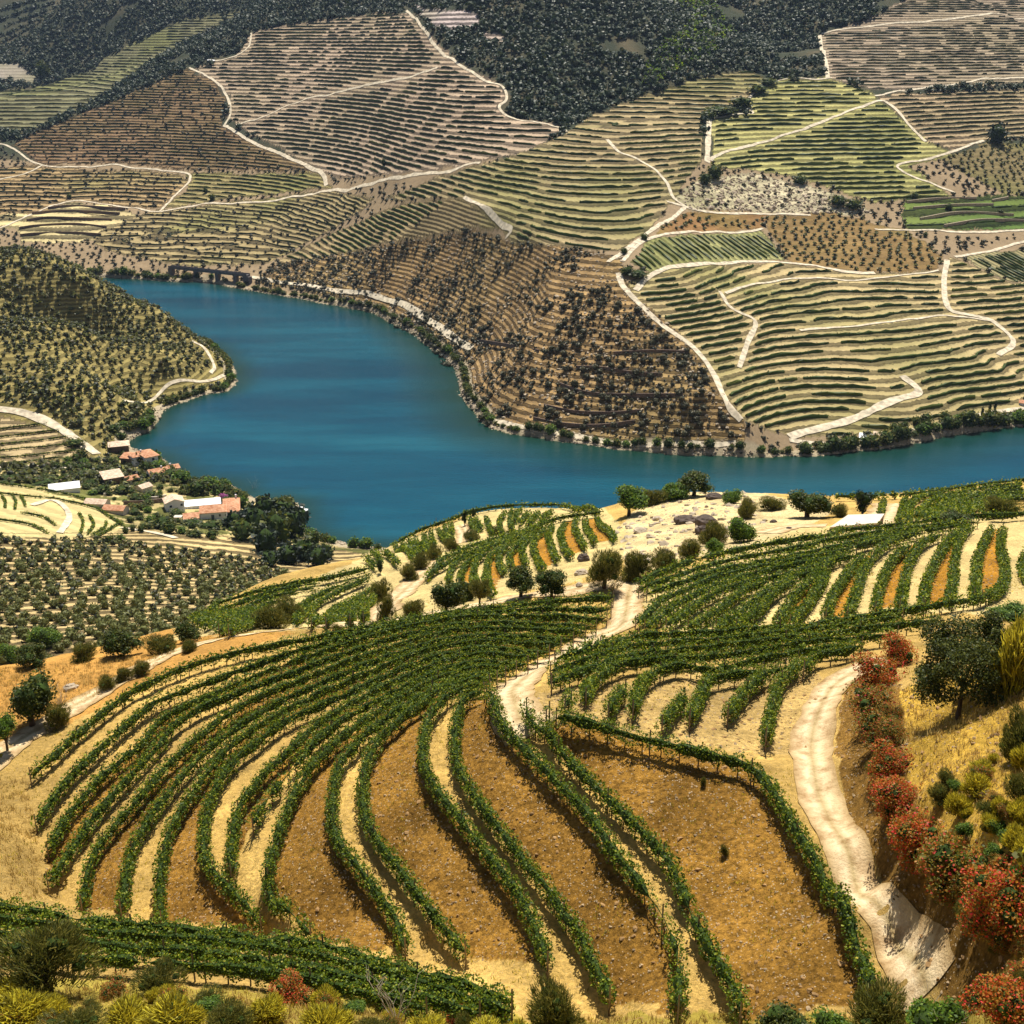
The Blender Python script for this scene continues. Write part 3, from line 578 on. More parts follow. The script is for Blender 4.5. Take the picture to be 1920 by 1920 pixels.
def road_mesh(nm, wd, q, lab, lift, mat, k=5):
    T = np.gradient(q[:, :2], axis=0); T /= np.linalg.norm(T, axis=1)[:, None] + 1e-9; Nn = np.stack([-T[:, 1], T[:, 0]], 1)
    s = np.linspace(-.5, .5, k)
    wv = wd * (1 + .16 * vnoise(np.arange(len(q)) * .21, np.full(len(q), wd), 5) + .14 * vnoise(np.arange(len(q)) * .9, np.full(len(q), wd), 6))
    if nm == 'dirt_road' and 'ruts' in lab: wv = wv * np.linspace(1.05, .72, len(q)); q = q - np.c_[Nn * (np.linspace(0, 1, len(q)) ** 3)[:, None] * -.25, np.zeros(len(q))]
    XY = q[:, None, :2] + Nn[:, None] * (s[None, :, None] * wv[:, None, None])
    Z = H(XY[..., 0], XY[..., 1]) + lift
    V = np.concatenate([XY, Z[..., None]], -1).reshape(-1, 3)
    i = np.arange(len(q) - 1)[:, None] * k; j = np.arange(k - 1)[None]
    Fq = np.stack([i + j, i + j + 1, i + j + 1 + k, i + j + k], -1).reshape(-1, 4)
    me = mesh(nm, V, Fq, mat, True, attrs={'across': np.tile(s + .5, len(q))})
    tag(link(nm, me), lab, kind='structure')
# ------------------------------------------------------------------ the ground sheet
QA = np.r_[np.linspace(-math.pi, -1.4, 14), np.linspace(-1.3, -.60, 50), np.arange(-.53, .5301, .00095), np.linspace(.60, 1.3, 50), np.linspace(1.4, math.pi, 14)]
vs_ = [math.log(2.6)]
while vs_[-1] < math.log(8500):
    r_ = math.exp(vs_[-1]); vs_.append(vs_[-1] + (.03 if r_ < 30 else .0042 if r_ < 130 else .0036 if r_ < 700 else .0032 if r_ < 2200 else .012))
QV = np.array(vs_)
def vertex_fields(x, y, z):
    """soil colour, terrace phase and strength, stoniness for points of the terrain."""
    px, py = project(x, y, z); L_ = layer(x, y); r = np.hypot(x, y)
    wob = np.where(r < 240, 520 / np.maximum(r, 30), 2.); px = px + wob * vnoise(x / .9, y / .9, 7); py = py + wob * vnoise(x / .9, y / .9, 8); fw = np.where(r > 500, 6., 0); px = px + fw * vnoise(x / 13, y / 13, 17); py = py + fw * .6 * vnoise(x / 13, y / 13, 18)
    n = len(x); nz = fbm(x / 22, y / 22, 61, 3); nb = fbm(x / 5, y / 5, 71, 3)
    col = np.empty((n, 3)); phi = np.zeros(n); st = np.zeros(n); stony = np.zeros(n)
    wood = np.array((.055, .062, .04)); rocky = np.array((.13, .11, .07))
    far = L_ == 2
    t = np.clip(.25 + 1.1 * nz, 0, 1)[:, None]
    col[:] = wood * (1 - t) + rocky * t
    lowz = far & (py > 300); col[lowz] = np.array((.34, .26, .17))
    for nm, poly, c, dz, tl, sw, vn, vsz in PATCH:
        m = far & pip(px, py, poly)
        if not m.any(): continue
        col[m] = np.array(c) * (1 + .22 * nz[m] + .12 * nb[m])[:, None]
        if nm == 'scrub slope': col[m] *= np.clip(1 + .55 * nb[m] + .3 * fbm(x[m] / 14, y[m] / 14, 83, 3), .3, 2)[:, None]
        gt = (.3 if nm in ('upper hill vineyard', 'brown hillside', 'upper right vineyard', 'scrub slope', 'right hillside terraces') else 1.) * (np.clip(.1 + 1.7 * fbm(x[m] / 75, y[m] / 75, 101, 2), 0, 1) * .5)[:, None]; col[m] = col[m] * (1 - gt) + np.array((.20, .21, .075)) * gt
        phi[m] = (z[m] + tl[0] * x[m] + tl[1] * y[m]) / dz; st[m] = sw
    # left bank
    l1 = L_ == 1
    col[l1] = np.array((.50, .39, .21)) * (1 + .25 * nz[l1])[:, None]; phi[l1] = z[l1] / 2.3; st[l1] = .55
    hill = l1 & (r > 545); col[hill] = np.array((.27, .225, .10)) * (1 + .25 * nz[hill])[:, None]; phi[hill] = z[hill] / 2.3; st[hill] = .55
    gv = l1 & pip(px, py, [(0,1000),(700,1000),(700,1300),(0,1300)]); phi[gv] = (z[gv] + .18 * x[gv]) / 1.9; st[gv] = 1.; stony[gv] = .4; col[gv] *= .82
    gd = l1 & pip(px, py, [(180,860),(300,850),(600,930),(700,1040),(470,1010),(200,985),(60,930),(0,895),(0,870)]); col[gd] = np.where((nb[gd] > .12)[:, None], (.46, .38, .2), (.13, .13, .05)) * (1 + .4 * nz[gd])[:, None]; st[gd] = .3
    vf = l1 & pip(px, py, [(0,778),(60,792),(130,822),(172,856),(90,862),(0,876)]); col[vf] = (.38, .30, .18); phi[vf] = z[vf] / 1.35; st[vf] = .8
    vf = l1 & pip(px, py, [(-50,895),(60,918),(150,935),(235,992),(160,1008),(-50,1008)]); col[vf] = (.56, .47, .25); st[vf] = .2
    # foreground
    n0 = L_ == 0
    col[n0] = np.array((.52, .37, .17)) * (1 + .25 * nz[n0] + .2 * nb[n0])[:, None]; stony[n0] = .35
    def reg(poly, c, s=None, var=.2):
        m = n0 & pip(px, py, poly)
        col[m] = np.array(c) * (1 + var * nb[m])[:, None]
        if s is not None: stony[m] = s
    reg([(-300,1180),(560,1180),(300,1270),(60,1390),(-300,1600)], (.50,.30,.13), .3)
    reg([(1150,1000),(1230,915),(1400,915),(1560,960),(1480,1010),(1300,1045),(1180,1080)], (.66,.54,.33), .5, .35)
    reg([(300,1200),(650,1060),(760,1010),(960,940),(1130,950),(1180,1000),(1160,1070),(900,1130),(700,1170)], (.60,.49,.27), .3)
    reg([(1180,1110),(1500,990),(1900,960),(2300,930),(2300,1180),(1760,1150),(1260,1190)], (.64,.51,.28), .3)
    reg([(1010,1300),(1500,1230),(1560,1290),(1500,1420),(1280,1400),(1030,1345)], (.52,.38,.19), .6)
    reg([(1570,1440),(1575,1340),(1590,1270),(1640,1240),(1690,1290),(1700,1450),(1760,1580),(1810,1740),(1900,1790),(1840,1900),(1760,1860),(1700,1760),(1650,1650),(1600,1560)], (.22,.135,.055), .8, .5)
    reg([(1690,1290),(2300,1150),(2300,2100),(1840,1900),(1900,1790),(1810,1740),(1760,1580),(1700,1450)], (.50,.34,.12), .6, .55)
    reg([(-300,1830),(300,1840),(700,1880),(1000,1910),(2300,1880),(2300,2300),(-300,2300)], (.42,.34,.12), .3, .4)
    N = {k: v[2] for k, v in NEAR.items()}
    reg(N['R18'][::-1] + [(70,1640),(230,1720),(600,1790),(960,1900),(1700,1900)] + N['R1'][::-1] + [(1000,1300),(1150,1130)], (.62,.44,.20), .45, .3)
    for a, b in BANKS: reg(N[a] + N[b][::-1], (.29,.172,.066), 1.0, .55)  # strong blotches painted into the bank colour stand in for gully shadows
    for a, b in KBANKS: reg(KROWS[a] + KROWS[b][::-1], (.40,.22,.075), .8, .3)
    # riverside
    sd = bil(SD, np.arctan2(x, y), np.log(np.maximum(r, 2.6)))
    sh = (r > 330) & (sd < 7); col[sh] = np.array((.40, .34, .24)); st[sh] = 0
    wet = (r > 330) & (sd < 0); col[wet] = (.06, .07, .04)
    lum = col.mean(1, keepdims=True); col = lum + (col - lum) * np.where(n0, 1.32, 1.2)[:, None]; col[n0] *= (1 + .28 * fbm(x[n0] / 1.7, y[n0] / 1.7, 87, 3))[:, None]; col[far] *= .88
    return np.clip(col, .01, .9), phi, st, stony
BANKS = [('R1','R2'),('R3','R4'),('R5','R6'),('R7','R8'),('R9','R10'),('R11','R12'),('R13','R14'),('R15','R16')]
# ------------------------------------------------------------------ more vine rows, traced and laid on the slope
KROWS = {
'U1':[(1193,1097),(1243,1074),(1306,1051),(1368,1036),(1431,1024),(1493,1013),(1556,1005),(1582,995),(1666,989),(1749,977),(1832,970),(1895,968),(1960,962)],
'U2':[(1197,1107),(1264,1084),(1347,1057),(1431,1040),(1514,1026),(1541,1016),(1624,1004),(1707,993),(1770,985),(1832,981)],
'U3':[(1212,1115),(1285,1092),(1368,1067),(1451,1051),(1535,1034),(1582,1024),(1666,1006),(1749,995),(1812,985)],
'U4':[(1191,1172),(1222,1145),(1254,1120),(1327,1090),(1410,1067),(1493,1051),(1582,1034),(1645,1018),(1728,1002)],
'U5':[(1208,1178),(1254,1147),(1306,1115),(1368,1091),(1431,1074),(1514,1057),(1590,1044)],
'U6':[(1248,1174),(1285,1152),(1337,1116),(1400,1093),(1473,1081),(1535,1062),(1603,1044)],
'U7':[(1289,1178),(1327,1158),(1368,1130),(1400,1106),(1440,1092)],
'U8':[(1341,1179),(1379,1157),(1420,1124),(1473,1089),(1525,1075),(1562,1054)],
'U9':[(1379,1177),(1420,1149),(1452,1114),(1490,1092)],
'U10':[(1456,1167),(1473,1142),(1493,1115),(1522,1090),(1540,1070)],
'U11':[(1480,1170),(1512,1136),(1533,1105),(1549,1076)],
'V1':[(1547,1156),(1560,1120),(1576,1095),(1597,1066),(1618,1046)],
'V2':[(1587,1156),(1603,1116),(1614,1079),(1628,1054),(1655,1027),(1687,1012)],
'V3':[(1639,1145),(1649,1100),(1662,1068),(1680,1043),(1707,1025)],
'V4':[(1685,1139),(1693,1100),(1699,1068),(1712,1041),(1732,1018),(1765,1004)],
'V5':[(1728,1137),(1735,1095),(1745,1068),(1762,1039),(1780,1012),(1801,995)],
'V6':[(1778,1129),(1785,1089),(1789,1047),(1799,1010),(1818,989)],
'V7':[(1824,1120),(1828,1079),(1832,1047),(1845,1016),(1857,993)],
'V8':[(1040,1240),(1090,1226),(1127,1213),(1181,1200),(1264,1192),(1368,1187),(1450,1180),(1541,1172),(1624,1160),(1707,1147),(1791,1132),(1845,1122),(1878,1100),(1882,1064),(1874,1027),(1878,995)],
'V9':[(1928,1092),(1914,1066),(1922,1040)],
'Sb':[(1032,1262),(1080,1246),(1127,1232),(1200,1214),(1280,1206),(1384,1199),(1488,1188),(1592,1174),(1690,1160)],
'Sc':[(1034,1284),(1107,1257),(1190,1233),(1280,1222),(1363,1213),(1447,1205),(1560,1192),(1680,1178),(1760,1170)],
'Sd':[(1098,1312),(1106,1288),(1148,1258),(1215,1243),(1300,1238),(1370,1231),(1447,1220),(1530,1206),(1613,1200),(1680,1194)],
'Se':[(1186,1336),(1200,1290),(1228,1265),(1278,1252),(1330,1262),(1384,1250),(1467,1232),(1530,1222),(1600,1216)],
'Sf':[(1292,1352),(1311,1311),(1332,1277),(1384,1268),(1430,1262)],
'S1':[(1140,1342),(1152,1317),(1172,1298)],
'S2':[(1240,1365),(1261,1336),(1282,1311)],
'S3':[(1059,1330),(1071,1308)],
'Sg':[(1363,1345),(1380,1320),(1399,1297),(1436,1267),(1470,1258)],
'Sh':[(1434,1388),(1440,1351),(1449,1320),(1457,1288),(1484,1261),(1494,1242)],
'Si':[(1505,1259),(1526,1236),(1572,1228),(1613,1215)],
'S4':[(1024,1352),(1030,1338)],
'W1':[(1562,933),(1645,931),(1728,925),(1812,914),(1895,904),(1960,898)],
'W2':[(1649,964),(1655,943)],'W3':[(1685,977),(1691,950),(1697,937)],
'W4':[(1701,977),(1707,947),(1728,933),(1770,925)],
'W5':[(1716,968),(1739,945),(1770,933),(1832,918),(1916,907)],
'W6':[(1732,972),(1760,950),(1791,935),(1853,922),(1916,912)],
'W7':[(1749,977),(1780,952),(1812,937),(1874,925),(1930,918)],
'W8':[(1780,968),(1812,950),(1853,934),(1930,924)],
'W9':[(1812,964),(1832,950),(1874,936),(1930,930)],
'W10':[(1843,960),(1874,943),(1930,936)],
'K1':[(812,1066),(837,1045),(870,1033),(910,1024),(972,1007),(1010,988),(1047,973),(1089,967),(1131,960)],
'K2':[(860,1034),(922,1014),(985,994),(1027,979),(1058,970)],
'K3':[(866,1040),(922,1022),(985,1001),(1016,985)],
'K4':[(800,1085),(812,1072),(860,1048),(912,1031),(964,1012)],
'K5':[(841,1091),(846,1068),(860,1053),(885,1045)],
'K6':[(862,1089),(869,1066),(882,1050),(910,1037)],
'K7':[(891,1097),(889,1066),(900,1047),(920,1036)],
'K8':[(922,1114),(912,1087),(914,1062),(924,1040),(947,1026)],
'K9':[(945,1074),(935,1053),(940,1036),(958,1020)],
'K10':[(958,1064),(956,1041),(970,1024),(990,1010)],
'K11':[(987,1060),(979,1037),(983,1018),(1004,1001)],
'K12':[(1018,1067),(1004,1042),(1000,1025),(1007,1006),(1022,995)],
'K13':[(1045,1052),(1033,1025),(1027,1004),(1036,988)],
'K14':[(1070,1044),(1056,1023),(1050,1000),(1060,982)],
'K15':[(1097,1029),(1083,1004),(1077,987),(1083,973)],
'K16':[(1114,1019),(1100,994),(1097,975)],
'K17':[(1152,1012),(1131,990),(1118,972)],
'T1':[(735,1024),(790,994),(840,977),(900,960),(985,951),(1060,953),(1120,960)],
'T2':[(922,1000),(912,972)],'T3':[(939,1000),(937,979),(947,962)],'T4':[(960,994),(956,971),(962,957)],
'T5':[(972,983),(993,962)],'T6':[(989,985),(1010,962)],'T7':[(966,977),(970,962),(981,955)],
'T8':[(895,998),(879,971)],'T9':[(903,992),(892,972)],'T10':[(1010,978),(1035,960)],
'Y1':[(685,1045),(706,1066)],'Y2':[(700,1041),(716,1058)],'Y3':[(720,1037),(747,1060)],'Y4':[(741,1022),(775,1049)],'Y5':[(756,1018),(784,1042)],
'Y6':[(768,1012),(795,1035)],'Y7':[(779,1010),(804,1032)],'Y8':[(795,1001),(806,1026)],'Y9':[(808,997),(814,1022)],'Y10':[(822,993),(841,1014)],'Y11':[(833,987),(847,1012)],'Y12':[(845,981),(848,1003)],
'N1':[(362,1164),(400,1142),(445,1122),(528,1099),(612,1085),(695,1066)],
'N2':[(372,1170),(410,1150),(455,1130),(535,1106),(600,1095)],
'N3':[(384,1176),(425,1156),(470,1136),(540,1114),(590,1104)],
'N4':[(400,1178),(440,1160),(490,1140),(530,1126)],
'N5':[(412,1184),(455,1165),(505,1143)],
'N6':[(430,1186),(470,1170),(500,1158)],
'Q1':[(555,1166),(590,1138),(632,1112),(695,1082)],
'Q2':[(585,1174),(620,1152),(653,1132),(705,1100)],
'Q3':[(612,1172),(640,1154),(674,1124)],
'Q4':[(657,1166),(662,1145),(680,1124)],
'Q5':[(682,1162),(686,1137),(703,1116)],
'Q6':[(540,1158),(572,1135),(616,1108),(660,1090)],
'Z1':[(90,1000),(60,985),(20,978),(-20,974)],'Z2':[(105,985),(80,970),(40,962)],
'Z3':[(150,1004),(156,980),(148,962)],'Z4':[(165,1002),(176,985),(168,968)],'Z5':[(172,1004),(196,990),(200,978)],'Z6':[(178,1008),(208,992),(228,978)],
'Z7':[(-10,925),(40,930),(100,935),(150,945),(190,958),(232,985)],'Z8':[(-10,905),(60,916),(120,926),(170,940),(220,962)],
'Z9':[(28,955),(30,940),(24,930)],'Z10':[(48,950),(44,938),(38,930)],'Z11':[(10,952),(10,940),(4,930)],
}
KROWS.update({'X1':[(-30,812),(0,806),(40,800),(88,795)],'X2':[(-30,826),(0,820),(60,813),(112,807)],'X3':[(-30,840),(0,834),(70,827),(128,820)],'X4':[(-30,852),(0,846),(80,839),(140,833)],'X5':[(-30,864),(0,859),(80,852),(152,845)],'X6':[(-30,876),(0,871),(70,864),(120,858)]})
KBANKS = [('V1','V2'),('V3','V4'),('V5','V6'),('V7','V8'),('U10','U11'),('K6','K7'),('K8','K9'),('K10','K11'),('K12','K13'),('K14','K15'),('K16','K17')]
KBANKS = [k for k in KBANKS if k != ('V7','V8')]
KROWS['V8x'] = [(1845,1122),(1878,1100),(1882,1064),(1874,1027),(1878,995)]
KBANKS.append(('V7','V8x'))
FAMILY = {'R':('foreground fan vineyard',), 'B':('bottom edge',)}
_tens = ['', '', 'twenty', 'thirty', 'forty', 'fifty', 'sixty']
ORD = ['first','second','third','fourth','fifth','sixth','seventh','eighth','ninth','tenth','eleventh','twelfth','thirteenth','fourteenth','fifteenth','sixteenth','seventeenth','eighteenth','nineteenth']
ORD = ORD + [t + ('ieth' if 0 else '') for t in []]
for _t, _w in (('twentieth','twenty'),('thirtieth','thirty'),('fortieth','forty'),('fiftieth','fifty')):
    ORD += [_t] + [_w + '-' + o for o in ORD[:9]]
FTEXT = {'R':'vine row of the foreground fan, {} counting left from the dirt road',
 'B':'leafy vine row along the bottom left edge, {} from the top','U':'vine row in the sunny right field, {} down from its upper edge','V':'steep vine row between ochre banks in the right field, {} from the left',
 'S':'vine row between the straw path and the dirt road bend, {} of that block','W':'vine row on the far right crest against the river, {} from the top','K':'curved vine row on the front of the knoll, {} from the left',
 'T':'small vine row on top of the knoll by the river, {} of the cluster','Y':'short slanting vine row on the left flank of the knoll, {} from the left','N':'vine row on the low spur left of the knoll, {} from the top',
 'Q':'vine row below the knoll ramp, {} from the left','Z':'vine row in the small field by the white shed, {} of it'}
FTEXT['X'] = 'vine row under the broad farm track at the left, {} from the top'
FGROUP = {'X':'vine rows of the field under the farm track','R':'vine rows of the foreground fan','B':'vine rows along the bottom edge','U':'vine rows of the right field','V':'vine rows of the right field','S':'vine rows beside the dirt road bend','W':'vine rows on the right crest','K':'vine rows on the knoll','T':'vine rows on top of the knoll','Y':'vine rows on the knoll flank','N':'vine rows on the low spur','Q':'vine rows below the knoll ramp','Z':'vine rows of the small field by the farm'}
# ------------------------------------------------------------------ build ground, river, roads
aa, vv2 = np.meshgrid(QA, QV, indexing='ij')
x = (np.sin(aa) * np.exp(vv2)).ravel(); y = (np.cos(aa) * np.exp(vv2)).ravel()
ac = np.clip(np.arctan2(x, y), -1.4, 1.4); rr_ = np.hypot(x, y)
z = H(x, y, True)
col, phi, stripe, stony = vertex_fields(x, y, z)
na, nv = aa.shape
i = np.arange(na - 1)[:, None] * nv; j = np.arange(nv - 1)[None]
Fq = np.stack([i + j, i + nv + j, i + nv + j + 1, i + j + 1], -1).reshape(-1, 4)
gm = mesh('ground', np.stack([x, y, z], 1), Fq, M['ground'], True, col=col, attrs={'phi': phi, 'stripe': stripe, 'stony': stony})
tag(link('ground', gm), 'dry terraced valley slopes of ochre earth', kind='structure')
wv_ = RIV.copy()
_wx, _wy = np.meshgrid(np.arange(-1500, 1501, 10.), np.arange(250, 1501, 10.), indexing='ij')
_s = river_sd(_wx, _wy); _n = _wx.shape; _i = np.arange(_n[0] - 1)[:, None] * _n[1]; _j = np.arange(_n[1] - 1)[None]
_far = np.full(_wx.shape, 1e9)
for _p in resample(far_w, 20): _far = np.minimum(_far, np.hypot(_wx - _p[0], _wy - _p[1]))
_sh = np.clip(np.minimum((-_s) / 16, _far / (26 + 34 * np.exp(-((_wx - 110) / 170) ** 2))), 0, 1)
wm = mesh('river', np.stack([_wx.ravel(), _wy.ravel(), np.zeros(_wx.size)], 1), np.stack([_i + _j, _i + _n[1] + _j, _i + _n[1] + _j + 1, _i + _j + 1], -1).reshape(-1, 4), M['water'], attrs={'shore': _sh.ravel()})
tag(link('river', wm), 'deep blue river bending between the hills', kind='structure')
for nm, wd, q, lab in roadw: road_mesh(nm, wd, q, lab, .35, M['track'], 7)
for nm, wd, q, lab in nroadw: road_mesh(nm, wd, q, lab, .07, M['road'], 13)
# ------------------------------------------------------------------ vine rows
def row_arrays(q, wd, ht, lift, size, dens, rng, core=True):
    """leaf quads round a line q (ground points)."""
    L = np.linalg.norm(np.diff(q, axis=0), axis=1).sum(); n = int(L * dens)
    d = np.r_[0, np.cumsum(np.linalg.norm(np.diff(q, axis=0), axis=1))]
    s = rng.uniform(0, L, n)
    cl = 1 + .26 * np.sin(s * 2 * math.pi / 1.15 + 2 * np.sin(s * .7)) + .18 * vnoise(s * .8, s * 0 + rng.uniform(0, 99), 1)
    gap = vnoise(np.floor(s / 1.15) + .5, s * 0 + float(L), 9); keep = (rng.uniform(size=n) < np.clip(.55 + cl * .5, 0, 1)) & ((gap < .78) | (rng.uniform(size=n) < .25)); s = s[keep]; cl = cl[keep]; n = len(s)
    P = np.stack([np.interp(s, d, q[:, k]) for k in range(3)], 1)
    T = np.gradient(q[:, :2], axis=0); T /= np.linalg.norm(T, axis=1)[:, None] + 1e-9
    tx = np.interp(s, d, T[:, 0]); ty = np.interp(s, d, T[:, 1])
    th = rng.uniform(0, 2 * math.pi, n); rad = np.sqrt(rng.uniform(.45, 1.1, n)) * cl
    off = np.cos(th) * rad * wd / 2; hh = lift + ht / 2 + np.sin(th) * rad * ht / 2
    P[:, 0] += -ty * off; P[:, 1] += tx * off; P[:, 2] += np.maximum(hh, .12) + (rng.uniform(size=n) < .05) * rng.uniform(.1, .42, n)
    mb = [leaves(P, size, rng)]
    if core:
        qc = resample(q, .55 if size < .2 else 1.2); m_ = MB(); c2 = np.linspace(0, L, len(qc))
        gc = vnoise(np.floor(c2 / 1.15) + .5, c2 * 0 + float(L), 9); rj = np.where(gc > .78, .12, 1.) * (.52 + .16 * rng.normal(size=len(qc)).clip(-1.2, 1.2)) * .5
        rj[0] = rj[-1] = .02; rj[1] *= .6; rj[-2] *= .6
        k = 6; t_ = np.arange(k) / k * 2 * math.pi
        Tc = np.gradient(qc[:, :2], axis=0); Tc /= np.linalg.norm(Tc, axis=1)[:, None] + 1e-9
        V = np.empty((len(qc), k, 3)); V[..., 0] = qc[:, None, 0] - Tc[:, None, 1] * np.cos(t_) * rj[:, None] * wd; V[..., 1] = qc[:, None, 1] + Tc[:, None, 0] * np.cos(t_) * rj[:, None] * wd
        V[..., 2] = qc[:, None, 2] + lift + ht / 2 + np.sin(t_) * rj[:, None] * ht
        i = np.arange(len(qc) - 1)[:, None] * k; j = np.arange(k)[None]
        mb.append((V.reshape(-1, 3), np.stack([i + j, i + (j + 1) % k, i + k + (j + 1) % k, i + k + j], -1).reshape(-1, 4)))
    return mb
trunk_me = MB().tube([(0,0,-.1),(.03,.01,.3),(-.03,.02,.55),(.05,0,.8)], [.045,.035,.035,.02], 5).mesh('trunk', M['bark'])
trunk_far = MB().tube([(0,0,-.1),(.03,0,.8)], [.05,.04], 3).mesh('trunk', M['bark'])
ids = {}
post_me = MB().tube([(0,0,-.2),(0,0,1.62)], [.045,.04], 4).mesh('post', M['post'])
def vine_row(key, q, label=None):
    r0 = np.hypot(q[:, 0], q[:, 1]).mean(); q = q - [0, 0, 0]
    size = float(np.clip(r0 * .0018, .12, .55)); dens = min(300, 3.4 * 1.35 / size ** 2)
    if r0 > 110: dens *= .8
    near = r0 < 128
    wd, ht, lift = (.78, 1.05, .38) if r0 < 100 else ((.92, 1.1, .3) if r0 < 260 else (1.1, 1.3, .1))
    rng = np.random.default_rng(abs(hash(key)) % 9999 if False else sum(map(ord, key)) * 7)
    q[:, 2] = H(q[:, 0], q[:, 1])
    parts = row_arrays(q, wd, ht, lift, size, dens, rng)
    V = np.vstack([p[0] for p in parts]); n0 = len(parts[0][0]); F2 = np.vstack([parts[0][1], parts[1][1] + n0])
    mi = np.r_[np.zeros(len(parts[0][1]), int), np.ones(len(parts[1][1]), int)]
    base = q[len(q) // 2]
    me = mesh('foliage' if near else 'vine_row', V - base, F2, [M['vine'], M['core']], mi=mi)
    fam = key[0]; k = ids.get(fam, 0); ids[fam] = k + 1
    lab = FTEXT[fam].format(ORD[k])
    if near:
        e = bpy.data.objects.new('vine_row', None); C.objects.link(e); e.location = base; e.empty_display_size = .3
        tag(e, lab, 'vine row', FGROUP[fam])
        link('foliage', me, e)
        pq = resample(q, 6.0)
        for p in pq[:: max(1, len(pq) // 30)]: link('post', post_me, e, p - base)
        tp = resample(q, 1.15)
        if len(tp) > 98: tp = tp[np.linspace(0, len(tp) - 1, 98).astype(int)]
        for k2, p in enumerate(tp):
            t = link('trunk', trunk_me if r0 < 95 else trunk_far, e, p - base, rz=float(rng.uniform(0, 6.3)))
    else:
        o = link('vine_row', me, loc=base); tag(o, lab, 'vine row', FGROUP[fam])
NROWOBJ = 0
order = ['R%d' % i for i in range(1, 19)] + ['B%d' % i for i in range(1, 5)] + [k for k in KROWS if k != 'V8x']
for key in order:
    if key in NEAR: q = NEAR[key][3]; q = smooth(q, .5)
    else:
        rmin = 330 if key[0] in 'ZX' else 0
        q = drape_shift(KROWS[key], .75 if key[0] not in 'ZX' else .4, rmin); q = smooth(q, .6 if key[0] in 'SUV' else 1.0)
    vine_row(key, q); NROWOBJ += 1
# ------------------------------------------------------------------ contour rows on the far slopes
CA = np.arange(-.5, .5001, .0016); CV = np.arange(math.log(540), math.log(2600), .0031)
ca, cvv = np.meshgrid(CA, CV, indexing='ij'); cx, cy = np.sin(ca) * np.exp(cvv), np.cos(ca) * np.exp(cvv)
cz_ = H(cx.ravel(), cy.ravel()).reshape(cx.shape); cpx, cpy = project(cx, cy, cz_); clay = layer(cx, cy)
block = np.zeros(cx.shape, bool)
for nm, wd, q, lab in roadw:
    qq = resample(q[:, :2], 2.); ii = np.round((np.arctan2(qq[:, 0], qq[:, 1]) - CA[0]) / .0016).astype(int); r_ = np.hypot(qq[:, 0], qq[:, 1]); jj = np.round((np.log(r_) - CV[0]) / .0031).astype(int)
    for a_, b_, rq in zip(ii, jj, r_):
        if a_ < 0 or b_ < 0 or a_ >= len(CA) or b_ >= len(CV): continue
        ka = max(1, int(round((wd / 2 + 1.0) / (rq * .0016)))); kb = max(1, int(round((wd / 2 + 1.0) / (rq * .0031))))
        block[max(a_ - ka, 0):a_ + ka + 1, max(b_ - kb, 0):b_ + kb + 1] = True
gapn = fbm(cx / 11, cy / 11, 103, 2)
def contours(ph, ok):
    """chains of level crossings of ph at whole numbers."""
    fl = np.floor(ph).astype(int); nI, nJ = ph.shape
    segs = {}
    def cross(i1, j1, i2, j2):
        a, b = ph[i1, j1], ph[i2, j2]; fa, fb = fl[i1, j1], fl[i2, j2]
        return fa != fb, np.maximum(fa, fb), (np.maximum(fa, fb) - a) / np.where(b == a, 1, b - a)
    I, J = np.nonzero(ok[:-1, :-1] & ok[1:, :-1] & ok[:-1, 1:] & ok[1:, 1:])
    edges = [((0, 0), (1, 0), 0), ((0, 1), (1, 1), 0), ((0, 0), (0, 1), 1), ((1, 0), (1, 1), 1)]
    data = []
    for (a, b), (c, d), t in edges:
        m, lv, f = cross(I + a, J + b, I + c, J + d)
        key = (((I + a) * nJ + (J + b)) * 2 + t)
        data.append((m, lv, f, key, I + a + f * (c - a), J + b + f * (d - b)))
    pts = {}; nb = {}
    mm = np.stack([d[0] for d in data]); cnt = mm.sum(0); sel = np.nonzero(cnt == 2)[0]
    for s in sel:
        e = [k for k in range(4) if mm[k, s]]
        a, b = data[e[0]], data[e[1]]
        if a[1][s] != b[1][s]: continue
        ka, kb = int(a[3][s]), int(b[3][s]); pts[ka] = (a[4][s], a[5][s]); pts[kb] = (b[4][s], b[5][s])
        nb.setdefault(ka, []).append(kb); nb.setdefault(kb, []).append(ka)
    seen = set(); chains = []
    starts = [k for k in nb if len(nb[k]) == 1] + list(nb)
    for s in starts:
        if s in seen: continue
        ch = [s]; seen.add(s); cur = s
        while True:
            nx = [k for k in nb[cur] if k not in seen]
            if not nx: break
            cur = nx[0]; seen.add(cur); ch.append(cur)
        if len(ch) > 4: chains.append(np.array([pts[k] for k in ch]))
    return chains
farrows = []; GREEN = ('bright green vineyard', 'riverside vineyard', 'square vineyard', 'sloping right vineyard', 'spur vineyard', 'valley vineyard', 'green terraces', 'mid hill vineyard')
